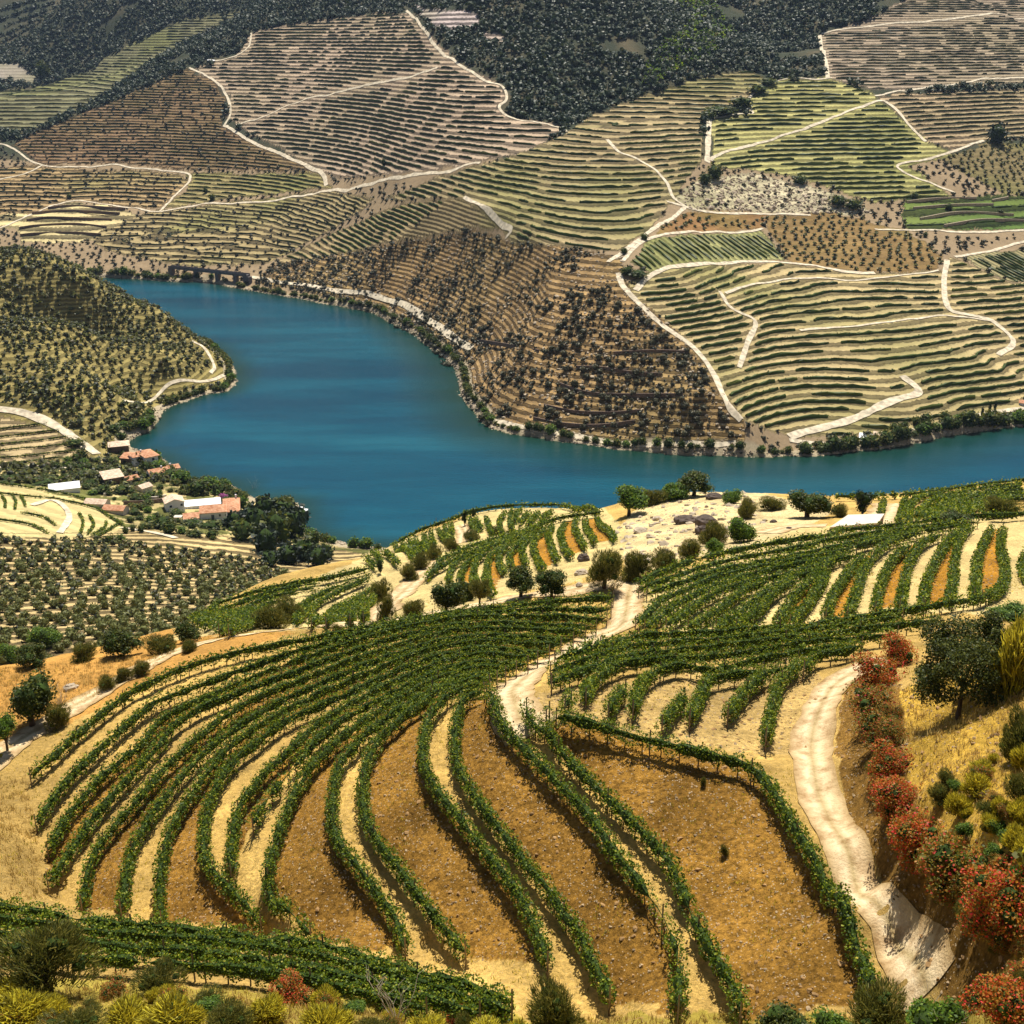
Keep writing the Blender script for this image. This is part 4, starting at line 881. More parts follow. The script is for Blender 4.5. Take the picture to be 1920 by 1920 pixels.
for pi_, (nm, poly, c, dz, tl, sw, vn, vsz) in enumerate(PATCH):
    if not vn: continue
    ok = (clay == 2) & pip(cpx, cpy, poly) & ~block & (gapn > -.5)
    ph = (cz_ + tl[0] * cx + tl[1] * cy) / dz
    for ch in contours(ph, ok):
        a = np.interp(ch[:, 0], np.arange(len(CA)), CA); v = np.interp(ch[:, 1], np.arange(len(CV)), CV); r = np.exp(v)
        q = resample(np.stack([np.sin(a) * r, np.cos(a) * r], 1), 4.0 if r.mean() < 1100 else 6.)
        L = np.linalg.norm(np.diff(q, axis=0), axis=1).sum()
        if L < 9: continue
        q = np.c_[q, H(q[:, 0], q[:, 1])]
        qx = project(q[:, 0], q[:, 1], q[:, 2])[0]; farrows.append(((.02 + ((qx > 0) & (qx < 1920)).mean()) * L / r.mean() * (1.5 if r.mean() < 900 else 1), q, vsz, nm, pi_))
# left bank field
LB = [(0,778),(60,792),(130,822),(172,856),(90,862),(0,876)]
def farrow_mesh(q, vsz, rng):
    wd, ht = vsz[0] * .8, vsz[1] * .85; n = len(q)
    T = np.gradient(q[:, :2], axis=0); T /= np.linalg.norm(T, axis=1)[:, None] + 1e-9; Nn = np.stack([-T[:, 1], T[:, 0]], 1)
    k = 5; jit = 1 + .25 * rng.normal(size=(n, k)).clip(-1.5, 1.5)
    ox = np.array([-.5, -.45, 0, .45, .5]) * wd; oz = np.array([-.3, .75, 1.05, .75, -.3]) * ht
    V = np.empty((n, k, 3)); V[..., :2] = q[:, None, :2] + Nn[:, None] * (ox * jit)[..., None]; V[..., 2] = q[:, 2:3] + oz * jit
    V[[0, -1], :, 2] -= .3 * ht
    i = np.arange(n - 1)[:, None] * k; j = np.arange(k - 1)[None]
    Fq = np.stack([i + j, i + j + 1, i + k + j + 1, i + k + j], -1).reshape(-1, 4)
    V = V.reshape(-1, 3)
    # loose tufts along the top
    m_ = int(n * 2.2); t = rng.uniform(0, n - 1.001, m_); i0 = t.astype(int); P = q[i0] * (1 - (t - i0))[:, None] + q[i0 + 1] * (t - i0)[:, None]
    P[:, 2] += ht * rng.uniform(.5, 1.15, m_); P[:, :2] += rng.normal(size=(m_, 2)) * wd * .3
    LV, LF = leaves(P, .9, rng)
    return np.vstack([V, LV]), np.vstack([Fq, LF + len(V)])
farrows.sort(key=lambda t: -t[0])
fpy = [float(project(*t[1].mean(0))[1]) for t in farrows]
budget = 300 - NROWOBJ; rest = []; rng = np.random.default_rng(5)
for k, (sc_, q, vsz, nm, pi_) in enumerate(farrows):
    V, Fq = farrow_mesh(q, vsz, rng)
    if k < budget:
        b = q[len(q) // 2].copy(); o = link('vine_row', mesh('vine_row', V - b, Fq, M['vinegreen' if nm in GREEN else 'vinefar']), loc=b)
        rk = sorted([fpy[a_] for a_ in range(min(budget, len(farrows))) if farrows[a_][3] == nm]).index(fpy[k]) + 1
        tag(o, 'contour vine row, ' + ORD[min(rk, 59) - 1] + ' from the top in the ' + nm, 'vine row', 'vine rows of the ' + nm)
    else: rest.append((V, Fq, nm in GREEN))
if rest:
    off = np.cumsum([0] + [len(v[0]) for v in rest])[:-1]
    me = mesh('distant_vine_rows', np.vstack([v[0] for v in rest]), np.vstack([f[1] + o for f, o in zip(rest, off)]), [M['vinefar'], M['vinegreen']], mi=np.concatenate([np.full(len(f[1]), int(f[2])) for f in rest]))
    tag(link('distant_vine_rows', me), 'thin dark vine rows lining the distant hillsides across the river', 'vines', kind='stuff')
# ------------------------------------------------------------------ plants
def crown(rng, lobes=11, n=2600, leaf=.055, flat=.8, ground=True, spiky=False, mat=None, core=.66):
    """unit crown: width about 1, height about `flat`, standing on z=0 (or hung above it)."""
    C0 = []
    for _ in range(lobes):
        a = rng.uniform(0, 2 * math.pi); rr = rng.uniform(.05, .30); zz = rng.uniform(.18, .78)
        rr *= 1.15 - .5 * abs(zz - .4)
        C0.append((math.cos(a) * rr, math.sin(a) * rr, zz * flat, rng.uniform(.15, .25)))
    C0 = np.array(C0); C0[0] = (0, 0, .45 * flat, .27)
    k = rng.integers(0, lobes, n); d = rng.normal(size=(n, 3)); d /= np.linalg.norm(d, axis=1)[:, None]
    P = C0[k, :3] + d * C0[k, 3:4] * (rng.uniform(.72, 1.12, n) ** .8)[:, None]
    P[:, 2] = np.maximum(P[:, 2], rng.uniform(0.01, .1, n) if ground else flat * .12)
    if spiky:
        N = np.stack([P[:, 0] * 1.6, P[:, 1] * 1.6, np.full(n, .75)], 1) + rng.normal(size=(n, 3)) * .25
        N /= np.linalg.norm(N, axis=1)[:, None]; S = np.cross(N, rng.normal(size=(n, 3))); S /= np.linalg.norm(S, axis=1)[:, None] + 1e-9
        l = leaf * rng.uniform(1.2, 3.2, n)[:, None]; wv = leaf * .16
        V = np.stack([P - N * l * .5 - S * wv, P - N * l * .5 + S * wv, P + N * l * .5 + S * wv * .4, P + N * l * .5 - S * wv * .4], 1).reshape(-1, 3)
        F_ = np.arange(4 * n).reshape(-1, 4)
    else: V, F_ = leaves(P, leaf, rng, .2)
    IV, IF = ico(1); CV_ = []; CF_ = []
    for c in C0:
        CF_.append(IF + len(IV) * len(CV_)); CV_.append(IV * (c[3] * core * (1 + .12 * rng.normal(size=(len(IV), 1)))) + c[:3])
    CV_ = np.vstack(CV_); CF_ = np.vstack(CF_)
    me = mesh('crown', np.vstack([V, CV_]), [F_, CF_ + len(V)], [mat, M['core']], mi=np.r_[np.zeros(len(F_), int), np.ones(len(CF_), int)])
    return me
pr = np.random.default_rng(21)
CR = {}
for k, kw in {'oak': dict(n=3600, leaf=.045, lobes=14, flat=.85), 'bush': dict(n=5600, leaf=.038, flat=.8, spiky=True, core=.3, lobes=14), 'lime': dict(n=3000, leaf=.05, flat=.85, lobes=13), 'olive': dict(n=2600, leaf=.05, flat=.8, core=.45),
              'pine': dict(n=3000, leaf=.05, flat=1.2), 'red': dict(n=6500, leaf=.032, flat=.72, core=.35, lobes=17), 'rust': dict(n=6500, leaf=.032, flat=.78, core=.35, lobes=17), 'yellow': dict(n=3400, leaf=.075, flat=.75, spiky=True, core=.3), 'pink': dict(n=900, leaf=.09)}.items():
    CR[k] = [crown(pr, mat=M[k], **kw) for _ in range(3 if k not in ('pink', 'pine') else 1)]
for k in CR: [setattr(m_, 'name', 'crown') for m_ in CR[k]]
trunkU = MB().tube([(0,0,-.15),(.02,0,.2),(-.02,.02,.45),(.03,0,.7)], [.06,.05,.04,.02], 6).tube([(0,0,.25),(.12,.05,.5),(.2,.08,.7)], [.03,.022,.01], 5).tube([(0,0,.3),(-.12,-.04,.5),(-.2,-.1,.68)], [.03,.02,.01], 5).mesh('trunk', M['bark'])
cnt = {}
def plant(name, kind, px, py, wpx, hpx, label, cat, group=None, trunk=False, rmin=0., lift=0.):
    p = drape([px], [py], rmin)[0]; d = math.dist(p, (0, 0, CAMZ)); wd = wpx * d / F; ht = hpx * d / F
    k = cnt.get(kind, 0); cnt[kind] = k + 1; me = CR[kind][k % len(CR[kind])]
    flat = .95 * (me.vertices and 1) * 0 + {'oak':.9,'bush':.85,'lime':.9,'olive':.85,'pine':1.25,'red':.78,'rust':.84,'yellow':.82,'pink':.85}[kind]
    rz = (k * 2.399) % 6.28
    if trunk:
        e = bpy.data.objects.new(name, None); C.objects.link(e); e.location = p; tag(e, label, cat, group)
        th = ht * (.28 if trunk is True else trunk)
        link('crown', me, e, (0, 0, th), rz, (wd, wd, (ht - th) / flat)); link('trunk', trunkU, e, (0, 0, 0), rz, (wd * .9, wd * .9, ht * .8))
        return e
    o = link(name, me, None, p - np.array([0, 0, .06 * ht]), rz, (wd, wd, ht / flat)); return tag(o, label, cat, group)
NP = [ # name, kind, px, py(base), width, height, label, cat, trunk
('leafy_tree','lime',1178,968,78,62,'bright green round tree on the left end of the rocky crest','tree',.2),
('shrub','bush',1225,943,58,36,'dull green shrub right of the bright round tree on the crest','shrub',0),
('leafy_tree','lime',1262,936,62,36,'mid green bushy tree between bright tree and tall crest oak','tree',0),
('oak_tree','oak',1300,930,84,50,'tallest dark domed oak on the rocky crest against the river','tree',.1),
('shrub','lime',1372,944,46,34,'light green shrub on the crest right of the domed oak','shrub',0),
('shrub','bush',1398,972,44,46,'olive green shrub standing below the crest above the bare yard','shrub',0),
('shrub','bush',1445,955,60,30,'low dull shrub on the crest left of the big round oak','shrub',0),
('oak_tree','oak',1514,970,96,58,'big round dark oak behind the bare yard on the crest','tree',.08),
('shrub','bush',1570,968,38,30,'small shrub between the round oak and the dark conifer','shrub',0),
('conifer_tree','pine',1616,968,42,62,'dark pointed conifer behind the flat roofed store','tree',.08),
('shrub','bush',1338,1022,62,52,'broad olive green broom on the slope under the rocky crest','shrub',0),
('shrub','lime',1388,1018,64,56,'light green bush left of the bare yard','shrub',0),
('shrub','bush',1290,1048,58,48,'dull green broom above the straw path head','shrub',0),
('shrub','lime',1340,1040,44,36,'pale green bush just below the slope broom','shrub',0),
('shrub','bush',1240,1070,62,52,'olive green broom right of the path head thicket','shrub',0),
('shrub','bush',1192,1088,70,66,'soft green broom right of the dark bush at the path head','shrub',0),
('oak_tree','bush',1132,1104,86,84,'large dark green bush at the head of the straw path','tree',.1),
('oak_tree','oak',1034,1122,66,60,'dark round bush right of its twin at the foot of the knoll','tree',.12),
('oak_tree','oak',976,1120,78,66,'dark round bush left of its twin at the foot of the knoll','tree',.1),
('small_tree','bush',900,1138,42,60,'small single tree in front of the knoll vine rows','tree',.25),
('oak_tree','oak',838,1152,84,78,'dark dense bush right of the bright ramp','tree',.06),
('shrub','bush',776,1162,56,44,'olive green bush at the foot of the bright ramp','shrub',0),
('shrub','oak',872,1128,46,46,'dark bush tucked behind the dense bush by the ramp','shrub',0),
('shrub','bush',724,1166,38,62,'tall narrow broom left of the bright ramp','shrub',0),
('shrub','bush',716,1126,40,50,'upright broom above the narrow one left of the ramp','shrub',0),
('shrub','bush',768,1086,44,34,'broom along the hedge line up the knoll, lowest','shrub',0),
('shrub','bush',790,1066,42,34,'broom along the hedge line up the knoll, second up','shrub',0),
('shrub','bush',818,1048,40,32,'broom along the hedge line up the knoll, third up','shrub',0),
('shrub','bush',846,1032,34,28,'broom along the hedge line up the knoll, fourth up','shrub',0),
('shrub','bush',886,1014,44,22,'low broom at the top of the knoll hedge line','shrub',0),
('shrub','bush',936,1000,34,16,'very low broom near the summit of the knoll','shrub',0),
('shrub','bush',508,1178,76,52,'olive green broom left of another on the low spur','shrub',0),
('shrub','bush',548,1166,66,56,'taller broom in the middle of the low spur','shrub',0),
('shrub','bush',440,1180,38,30,'small broom at the left end of the low spur','shrub',0),
('shrub','oak',352,1204,62,46,'dark bush at the left tip of the low spur vineyard','shrub',0),
('shrub','bush',354,1222,40,26,'low bush beside the dirt road below the spur tip','shrub',0),
('shrub','bush',632,1184,26,18,'tiny bush on the road verge below the knoll','shrub',0),
('shrub','bush',698,1176,22,14,'dwarf palm like tuft on the road verge','shrub',0),
('shrub','bush',662,1180,20,12,'low spiky tuft on the road verge below the knoll','shrub',0),
('oak_tree','oak',62,1362,112,108,'largest dark oak beside the dirt road on the left','tree',.05),
('shrub','bush',108,1362,58,52,'olive green broom hugging the right side of the roadside oak','shrub',0),
('shrub','bush',197,1292,38,32,'small round bush left of a pair above the left road','shrub',0),
('shrub','bush',234,1276,38,28,'left bush of the pair above the left road','shrub',0),
('shrub','bush',264,1265,44,30,'right bush of the pair above the left road','shrub',0),
('vine_plant','lime',14,1408,52,76,'leafy sapling at the left edge beside the dirt road','plant',.35),
('oak_tree','oak',62,1250,62,48,'round dark bush on the brink above the left road','tree',0),
('oak_tree','oak',224,1232,90,62,'big dark bush on the brink in the centre left','tree',0),
('shrub','bush',300,1226,64,42,'olive bush right of the big dark bush on the brink','shrub',0),
('leafy_tree','lime',88,1216,66,48,'light green tree on the brink above the roadside oak','tree',0),
('shrub','bush',160,1236,56,34,'dull bush on the brink between two dark ones','shrub',0),
('shrub','lime',20,1240,50,38,'yellowish bush at the left edge on the brink','shrub',0),
('small_tree','bush',92,1866,170,132,'feathery olive green tree at the bottom left','tree',.12),
('shrub','bush',300,1862,90,60,'grey green broom amid the bottom vine rows','shrub',0),
('shrub','rust',212,1868,62,38,'rusty orange bush beneath the bottom left tree','shrub',0),
('shrub','red',548,1876,88,52,'red and yellow bush left of the bottom centre','shrub',0),
('shrub','rust',612,1902,56,46,'orange tinged bush right of the red bottom bush','shrub',0),
('shrub','red',856,1916,70,28,'low red bush beside the dead branches','shrub',0),
('oak_tree','bush',1040,1936,122,112,'round brownish green bush at the bottom centre','tree',0),
('shrub','oak',1470,1950,104,66,'dark green bush at the bottom edge right of centre','shrub',0),
('shrub','lime',1560,1956,92,70,'leafy green bush at the bottom edge under the road end','shrub',0),
('shrub','bush',1652,1940,140,92,'wide light broom at the foot of the dirt road','shrub',0),
('shrub','lime',1760,1950,120,96,'bright green spreading bush right of the road foot','shrub',0),
('red_shrub','red',1686,1246,72,65,'brightest red shrub beside the big tree','shrub',0),
('red_shrub','red',1640,1292,105,80,'crimson topped shrub where the road vanishes','shrub',0),
('red_shrub','rust',1634,1352,110,78,'olive and rust shrub below the crimson one','shrub',0),
('red_shrub','rust',1652,1402,105,68,'rusty green shrub midway down the road cutting','shrub',0),
('red_shrub','red',1664,1462,110,75,'red shrub opposite the bend of the dirt road','shrub',0),
('red_shrub','red',1686,1520,122,75,'red shrub fifth down the cutting, above the broad pair','shrub',0),
('red_shrub','red',1712,1606,140,102,'broad red shrub of the pair on the cutting','shrub',0),
('red_shrub','rust',1790,1664,165,117,'orange and green shrub right of the broad red one','shrub',0),
('red_shrub','red',1876,1744,172,134,'largest red and yellow shrub at the right edge','shrub',0),
('red_shrub','red',1882,1910,150,100,'red shrub in the bottom right corner','shrub',0),
('yellow_broom','yellow',1900,1300,96,150,'tall golden broom at the right edge beside the tree','shrub',0),
('yellow_broom','yellow',1914,1220,80,70,'golden broom above the tall one at the right edge','shrub',0),
('yellow_broom','bush',1916,1420,76,110,'tall dull broom below the golden one at the right edge','shrub',0),
('yellow_broom','bush',1910,1500,60,60,'small dull broom on the right edge of the dry bank','shrub',0),
('shrub','bush',1776,1468,40,28,'small tuft on the dry bank below the big tree','shrub',0),
('shrub','lime',1812,1566,40,30,'small green bush on the dry bank','shrub',0),
('shrub','yellow',1842,1452,46,26,'yellow tuft on the dry bank right of the tree shadow','shrub',0),
('shrub','lime',1868,1560,44,30,'green tuft near the right edge of the dry bank','shrub',0),
('shrub','lime',1892,1158,80,30,'leafy green hedge clump behind the big tree','shrub',0),
('shrub','bush',1880,968,70,44,'olive bush on the right crest of the far field','shrub',0),
('shrub','oak',1790,985,60,30,'dark bush on the bank above the right field','shrub',0),
('shrub','bush',1318,1474,14,22,'small tuft growing on the broad brown bank','shrub',0),
('shrub','bush',1358,1604,18,26,'weed tuft low on the broad brown bank','shrub',0),
('cypress_tree','pine',871,986,12,38,'left cypress of the pair on the knoll','tree',.05),
('cypress_tree','pine',888,972,10,26,'right cypress of the pair on the knoll','tree',.05),
('cypress_tree','pine',713,1076,14,36,'lone dark cypress on the left flank of the knoll','tree',.05)]
for nm, kd, a, b, wp, hp, lb, ct, tr in NP:
    plant(nm, kd, a, min(b, 1972), wp, hp, lb, ct, None, tr)
bx = [(40,1925,120,64),(140,1940,110,58),(235,1930,100,54),(330,1935,110,62),(430,1940,110,66),(500,1915,80,46),(610,1945,100,60),(700,1950,90,54),(800,1950,90,40),(20,1880,70,40),(380,1893,80,40),(910,1950,80,34)]
for k, (a, b, wp, hp) in enumerate(bx):
    plant('yellow_broom', 'yellow' if k % 3 != 1 else 'bush', a, b, wp, hp, 'yellow green broom clump along the bottom edge, {} from the left'.format(ORD[sorted(t[0] for t in bx).index(a)]), 'shrub', 'brooms along the bottom edge')
_g = np.random.default_rng(31)
for k in range(95):
    a, b = _g.uniform(1700, 1935), _g.uniform(1400, 1900)
    if a < 1700 + (b - 1400) * .36 + 15 or (1740 < a < 1860 and b < 1440): continue
    kd = ('yellow', 'bush', 'lime', 'yellow', 'rust')[k % 5]; w_ = _g.uniform(18, 62); nr = min([t for t in NP if t[0] in ('red_shrub', 'yellow_broom', 'oak_tree') and t[2] > 1600], key=lambda t: abs(t[2] - a) + abs(t[3] - b))
    plant('scrub_bush', kd, a, b, w_, w_ * _g.uniform(.6, .9), 'low %s tuft on the dry bank near the %s' % ({'yellow': 'golden', 'bush': 'olive', 'lime': 'green', 'rust': 'rusty'}[kd], ' '.join(re.split(' (?:beside|at the|of the pair|right of|where|midway|opposite|fifth|below|casting|in the) ?', nr[6])[0].split()[:5])), 'shrub', 'low tufts on the dry right bank')
for k in range(16):
    t = (k + .5) / 16; xs = np.interp(t, [0, .25, .5, .7, 1], [1655, 1650, 1680, 1755, 1890]); ys = np.interp(t, [0, .25, .5, .7, 1], [1330, 1420, 1530, 1650, 1790])
    w_ = _g.uniform(40, 70) * (1 + .5 * t); kd = ('rust', 'bush', 'red', 'rust')[k % 4]
    plant('cutting_shrub', kd, xs + _g.uniform(-14, 22), ys + _g.uniform(-8, 16), w_, w_ * .7, '%s shrub filling the run along the cutting, %s from the top' % ({'rust': 'rusty green', 'bush': 'olive', 'red': 'orange red'}[kd], ORD[k]), 'shrub', 'shrubs filling the run along the cutting')
for k in range(34):
    a, b = _g.uniform(-10, 1000), _g.uniform(1878, 1955); w_ = _g.uniform(30, 64); kd = ('yellow', 'lime', 'bush', 'yellow', 'rust', 'yellow')[k % 6]
    plant('verge_shrub', kd, a, b, w_, w_ * _g.uniform(.5, .8), '%s weed clump on the bottom verge among the brooms' % {'yellow': 'yellow', 'lime': 'bright green', 'bush': 'olive', 'rust': 'rusty'}[kd], 'shrub', '%s weed clumps on the bottom verge' % {'yellow': 'yellow', 'lime': 'bright green', 'bush': 'olive', 'rust': 'rusty'}[kd])
# the big tree on the right bank
def big_tree(px, py, wpx, hpx):
    p = drape([px], [py])[0]; d = math.dist(p, (0, 0, CAMZ)); W = wpx * d / F; Hh = hpx * d / F
    e = bpy.data.objects.new('oak_tree', None); C.objects.link(e); e.location = p; tag(e, 'large dark evergreen tree casting a round shadow on the dry right bank', 'tree')
    rg = np.random.default_rng(3); tm = MB()
    top = Hh * .42; tm.tube([(0,0,-.2),(.03,.02,top*.5),(-.02,0,top)], [.15,.11,.09], 8)
    for k in range(9):
        a = k * .7 + rg.uniform(-.2, .2); rr = W * rg.uniform(.22, .4)
        tm.tube([(0,0,top*.75),(math.cos(a)*rr*.45,math.sin(a)*rr*.45,top*1.1),(math.cos(a)*rr,math.sin(a)*rr,top*rg.uniform(1.2,1.9))], [.07,.045,.015], 5)
    link('trunk', tm.mesh('trunk', M['bark']), e)
    n = 26000; lob = []
    for k in range(44):
        a = rg.uniform(0, 6.28); u = rg.uniform(0, 1) ** .5; zz = rg.uniform(.30, .9); R_ = .47 * W * math.sqrt(max(.05, 1 - ((zz - .55) / .5) ** 2))
        lob.append((math.cos(a) * u * R_, math.sin(a) * u * R_, zz * Hh, W * rg.uniform(.08, .15)))
    lob = np.array(lob); k = rg.integers(0, len(lob), n); dd = rg.normal(size=(n, 3)); dd /= np.linalg.norm(dd, axis=1)[:, None]
    P = lob[k, :3] + dd * lob[k, 3:4] * rg.uniform(.5, 1.15, (n, 1))
    V, Fq = leaves(P, .125, rg)
    link('crown', mesh('crown', V, Fq, M['oak']), e)
big_tree(1795, 1350, 185, 205)
# dead branches at the bottom
def dead(px, py, hpx, lab):
    p = drape([px], [py])[0]; d = math.dist(p, (0, 0, CAMZ)); Hh = hpx * d / F; m_ = MB(); rg = np.random.default_rng(int(px))
    for k in range(11):
        a = rg.uniform(0, 6.28); l = Hh * rg.uniform(.6, 1.1); s = rg.uniform(.25, .6)
        pt = [(0, 0, 0)] + [(math.cos(a + .3 * j) * l * s * j / 4, math.sin(a + .3 * j) * l * s * j / 4, l * j / 4) for j in range(1, 5)]
        m_.tube(pt, np.linspace(.028, .008, 5), 4)
        for q in range(3):
            b = pt[2 + q % 3]; a2 = a + rg.uniform(-1.5, 1.5); m_.tube([b, (b[0] + math.cos(a2) * l * .2, b[1] + math.sin(a2) * l * .2, b[2] + l * .2)], [.012, .005], 3)
    tag(link('dead_shrub', m_.mesh('dead_shrub', M['dead']), loc=p), lab, 'shrub')
dead(740, 1925, 95, 'bleached leafless branches at the bottom centre'); dead(1765, 1945, 70, 'bare bleached twigs at the bottom right')
dead(478, 925, 26, 'bare purplish tree standing at the river edge by the farm')
dead(112, 1330, 36, 'leafless grey bush behind the roadside oak')

# ---- scattering over the terrain
gpx, gpy = project(x, y, z); glay = layer(x, y); gr = np.hypot(x, y)
inview = (gpx > -380) & (gpx < 2330) & (gpy > -60) & (gpy < 1980) & (gr > 30) & (gr < 4200)
dv = np.tile(np.diff(np.r_[QV, QV[-1] + .01]), na)
warea = gr ** 2 * dv * .00095
gsd = bil(SD, np.clip(np.arctan2(x, y), -1.4, 1.4), np.log(np.maximum(gr, 2.6)))
def sample(mask, n, rng, wpow=1.0):
    idx = np.nonzero(mask & inview)[0]
    if not len(idx): return np.zeros((0, 3))
    w_ = warea[idx] ** wpow; ii = rng.choice(idx, size=n, p=w_ / w_.sum())
    r = gr[ii]; a = np.arctan2(x[ii], y[ii]) + rng.uniform(-.5, .5, n) * .00095; v = np.log(r) + rng.uniform(-.5, .5, n) * .0036
    X, Y = np.sin(a) * np.exp(v), np.cos(a) * np.exp(v)
    return np.stack([X, Y, H(X, Y)], 1)
def poisson(P, d):
    cell = {}; keep = []
    for i, (a, b) in enumerate(P[:, :2]):
        k = (int(a // d), int(b // d)); ok = True
        for u in (-1, 0, 1):
            for t in (-1, 0, 1):
                for q in cell.get((k[0] + u, k[1] + t), ()):
                    if (P[q, 0] - a) ** 2 + (P[q, 1] - b) ** 2 < d * d: ok = False; break
                if not ok: break
            if not ok: break
        if ok: cell.setdefault(k, []).append(i); keep.append(i)
    return P[keep]
rg = np.random.default_rng(77)
def far_proto(nl, leafsz, flat, rng, stem=False):
    IV, IF = ico(1 if nl > 40 else 0); IV = IV * (.36 + .05 * rng.normal(size=(len(IV), 1))) * [1, 1, flat] + [0, 0, .42 * flat + (.25 if stem else 0)]
    d = rng.normal(size=(nl, 3)); d /= np.linalg.norm(d, axis=1)[:, None]; P = d * rng.uniform(.33, .52, (nl, 1)) * [1, 1, flat] + [0, 0, .42 * flat + (.25 if stem else 0)]; P[:, 2] = np.maximum(P[:, 2], .03)
    V, Fq = leaves(P, leafsz, rng)
    m_ = [V, IV]; return np.vstack(m_), Fq, IF + len(V)
PROTO = [far_proto(16, .42, .85, pr) for _ in range(5)]
PROTOM = [far_proto(90, .2, .9, pr) for _ in range(4)]
def blocked(P, extra=1.0):
    """True where a far point lies on a track."""
    a = np.arctan2(P[:, 0], P[:, 1]); v = np.log(np.hypot(P[:, 0], P[:, 1]))
    i = np.clip(((a - CA[0]) / .0016).round().astype(int), 0, len(CA) - 1); j = ((v - CV[0]) / .0031).round().astype(int); ok = (j >= 0) & (j < len(CV))
    return block[i, np.clip(j, 0, len(CV) - 1)] & ok
def stuff(name, P, S, protos, mats, label, cat, hz=1.0):
    Vs, F4, F3, off = [], [], [], 0; mi4 = []; mi3 = []
    which = rg.integers(0, len(protos), len(P)); th = rg.uniform(0, 6.28, len(P))
    for k, (V, Q, T) in enumerate(protos):
        sel = np.nonzero(which == k)[0]
        if not len(sel): continue
        c, s = np.cos(th[sel])[:, None], np.sin(th[sel])[:, None]
        X = V[None, :, 0] * c - V[None, :, 1] * s; Y = V[None, :, 0] * s + V[None, :, 1] * c; Z = np.repeat(V[None, :, 2] * hz, len(sel), 0)
        W = np.stack([X, Y, Z], -1) * S[sel, None, None] + P[sel, None]
        base = off + np.arange(len(sel))[:, None, None] * len(V)
        F4.append((Q[None] + base).reshape(-1, 4)); F3.append((T[None] + base).reshape(-1, 3)); Vs.append(W.reshape(-1, 3)); off += W.shape[0] * W.shape[1]
    F4 = np.vstack(F4); F3 = np.vstack(F3)
    me = mesh(name, np.vstack(Vs), [F4, F3], mats, mi=np.r_[np.zeros(len(F4), int), np.full(len(F3), len(mats) - 1)])
    return tag(link(name, me), label, cat, kind='stuff')
def protomesh(p, mats, name): return mesh(name, p[0], [p[1], p[2]], mats, mi=np.r_[np.zeros(len(p[1]), int), np.full(len(p[2]), len(mats) - 1)])
inpatch = np.zeros(len(x), bool)
for p_ in PATCH: inpatch |= pip(gpx, gpy, p_[1])
inpatch &= (glay == 2)
far2 = (glay == 2)
# woodland on everything high that is not a vineyard
m = far2 & ~inpatch & (gpy < 262)
dn = fbm(x / 60, y / 60, 91, 3)
P = poisson(sample(m & (dn > -.36), 90000, rg), 4.4); P = P[~blocked(P)]
stuff('woodland', P, (3 + 7 * rg.uniform(size=len(P)) ** 1.5), PROTO, [M['wood'], M['wood']], 'dark green woodland covering the far slopes and side valley', 'woodland')
P = poisson(sample(far2 & ~inpatch & pip(gpx, gpy, [(1200,150),(1240,90),(1300,40),(1250,0),(1330,0),(1380,60),(1330,110),(1260,140),(1215,170)]) , 5000, rg), 5.5)
stuff('valley_trees', P, rg.uniform(4, 8, len(P)), PROTO, [M['lime'], M['bush']], 'paler green trees along the side valley floor', 'trees')
P = poisson(sample(far2 & ~inpatch & (gpy >= 262) & (gsd > 6), 6000, rg), 5.5); P = P[~blocked(P)]
stuff('hillside_scrub', P, rg.uniform(1.8, 4.5, len(P)), PROTO, [M['scrub'], M['scrub']], 'scattered scrub between the terraces across the river', 'scrub')
def patchpoly(nm): return [p_[1] for p_ in PATCH if p_[0] == nm][0]
def indiv(P, S, protos, mats, name, label, cat, group, n, hz=1.0, restname=None, restlabel=None):
    r = np.hypot(P[:, 0], P[:, 1]); fx_ = project(P[:, 0], P[:, 1], P[:, 2])[0]; o = np.argsort(-S / r * np.where((fx_ > 0) & (fx_ < 1920), 1, .01)); P, S = P[o], S[o]
    mes = [protomesh(p, mats, name) for p in protos]
    for k in range(min(n, len(P))):
        q = P[k]
        lb = label(q) if callable(label) else label
        ob = link(name, mes[k % len(mes)], None, q, float(rg.uniform(0, 6.28)), (S[k], S[k], S[k] * hz)); tag(ob, lb[0] if isinstance(lb, tuple) else lb, cat, lb[1] if isinstance(lb, tuple) else group)
    if len(P) > n: stuff(restname, P[n:], S[n:], PROTO, mats, restlabel, cat, hz)
# scrub slope in the middle
def slab(q):
    a, b = project(q[0], q[1], q[2]); k = ['by the railway', 'near the river bend', 'in the middle', 'towards the vineyard edge'][int(np.clip((a - 700) // 170, 0, 3))]; j = ['high', 'halfway up', 'low'][int(np.clip((b - 560) // 90, 0, 2))]
    return 'dark round shrub %s on the brown scrub slope, %s' % (j, k), 'shrubs %s on the scrub slope, %s' % (j, k)
m = far2 & pip(gpx, gpy, patchpoly('scrub slope')) & (dn > -.45)
P = poisson(sample(m & (dn + .8 * fbm(x / 16, y / 16, 97, 2) > -.35), 14000, rg), 2.7); P = P[~blocked(P)]
indiv(P, 1.1 + 3.8 * rg.uniform(size=len(P)) ** 2.2, PROTOM, [M['scrub'], M['scrub']], 'shrub', slab, 'shrub', 'shrubs on the brown scrub slope', 215, .9, 'slope_scrub', 'small dark bushes scattered over the brown slope above the river')
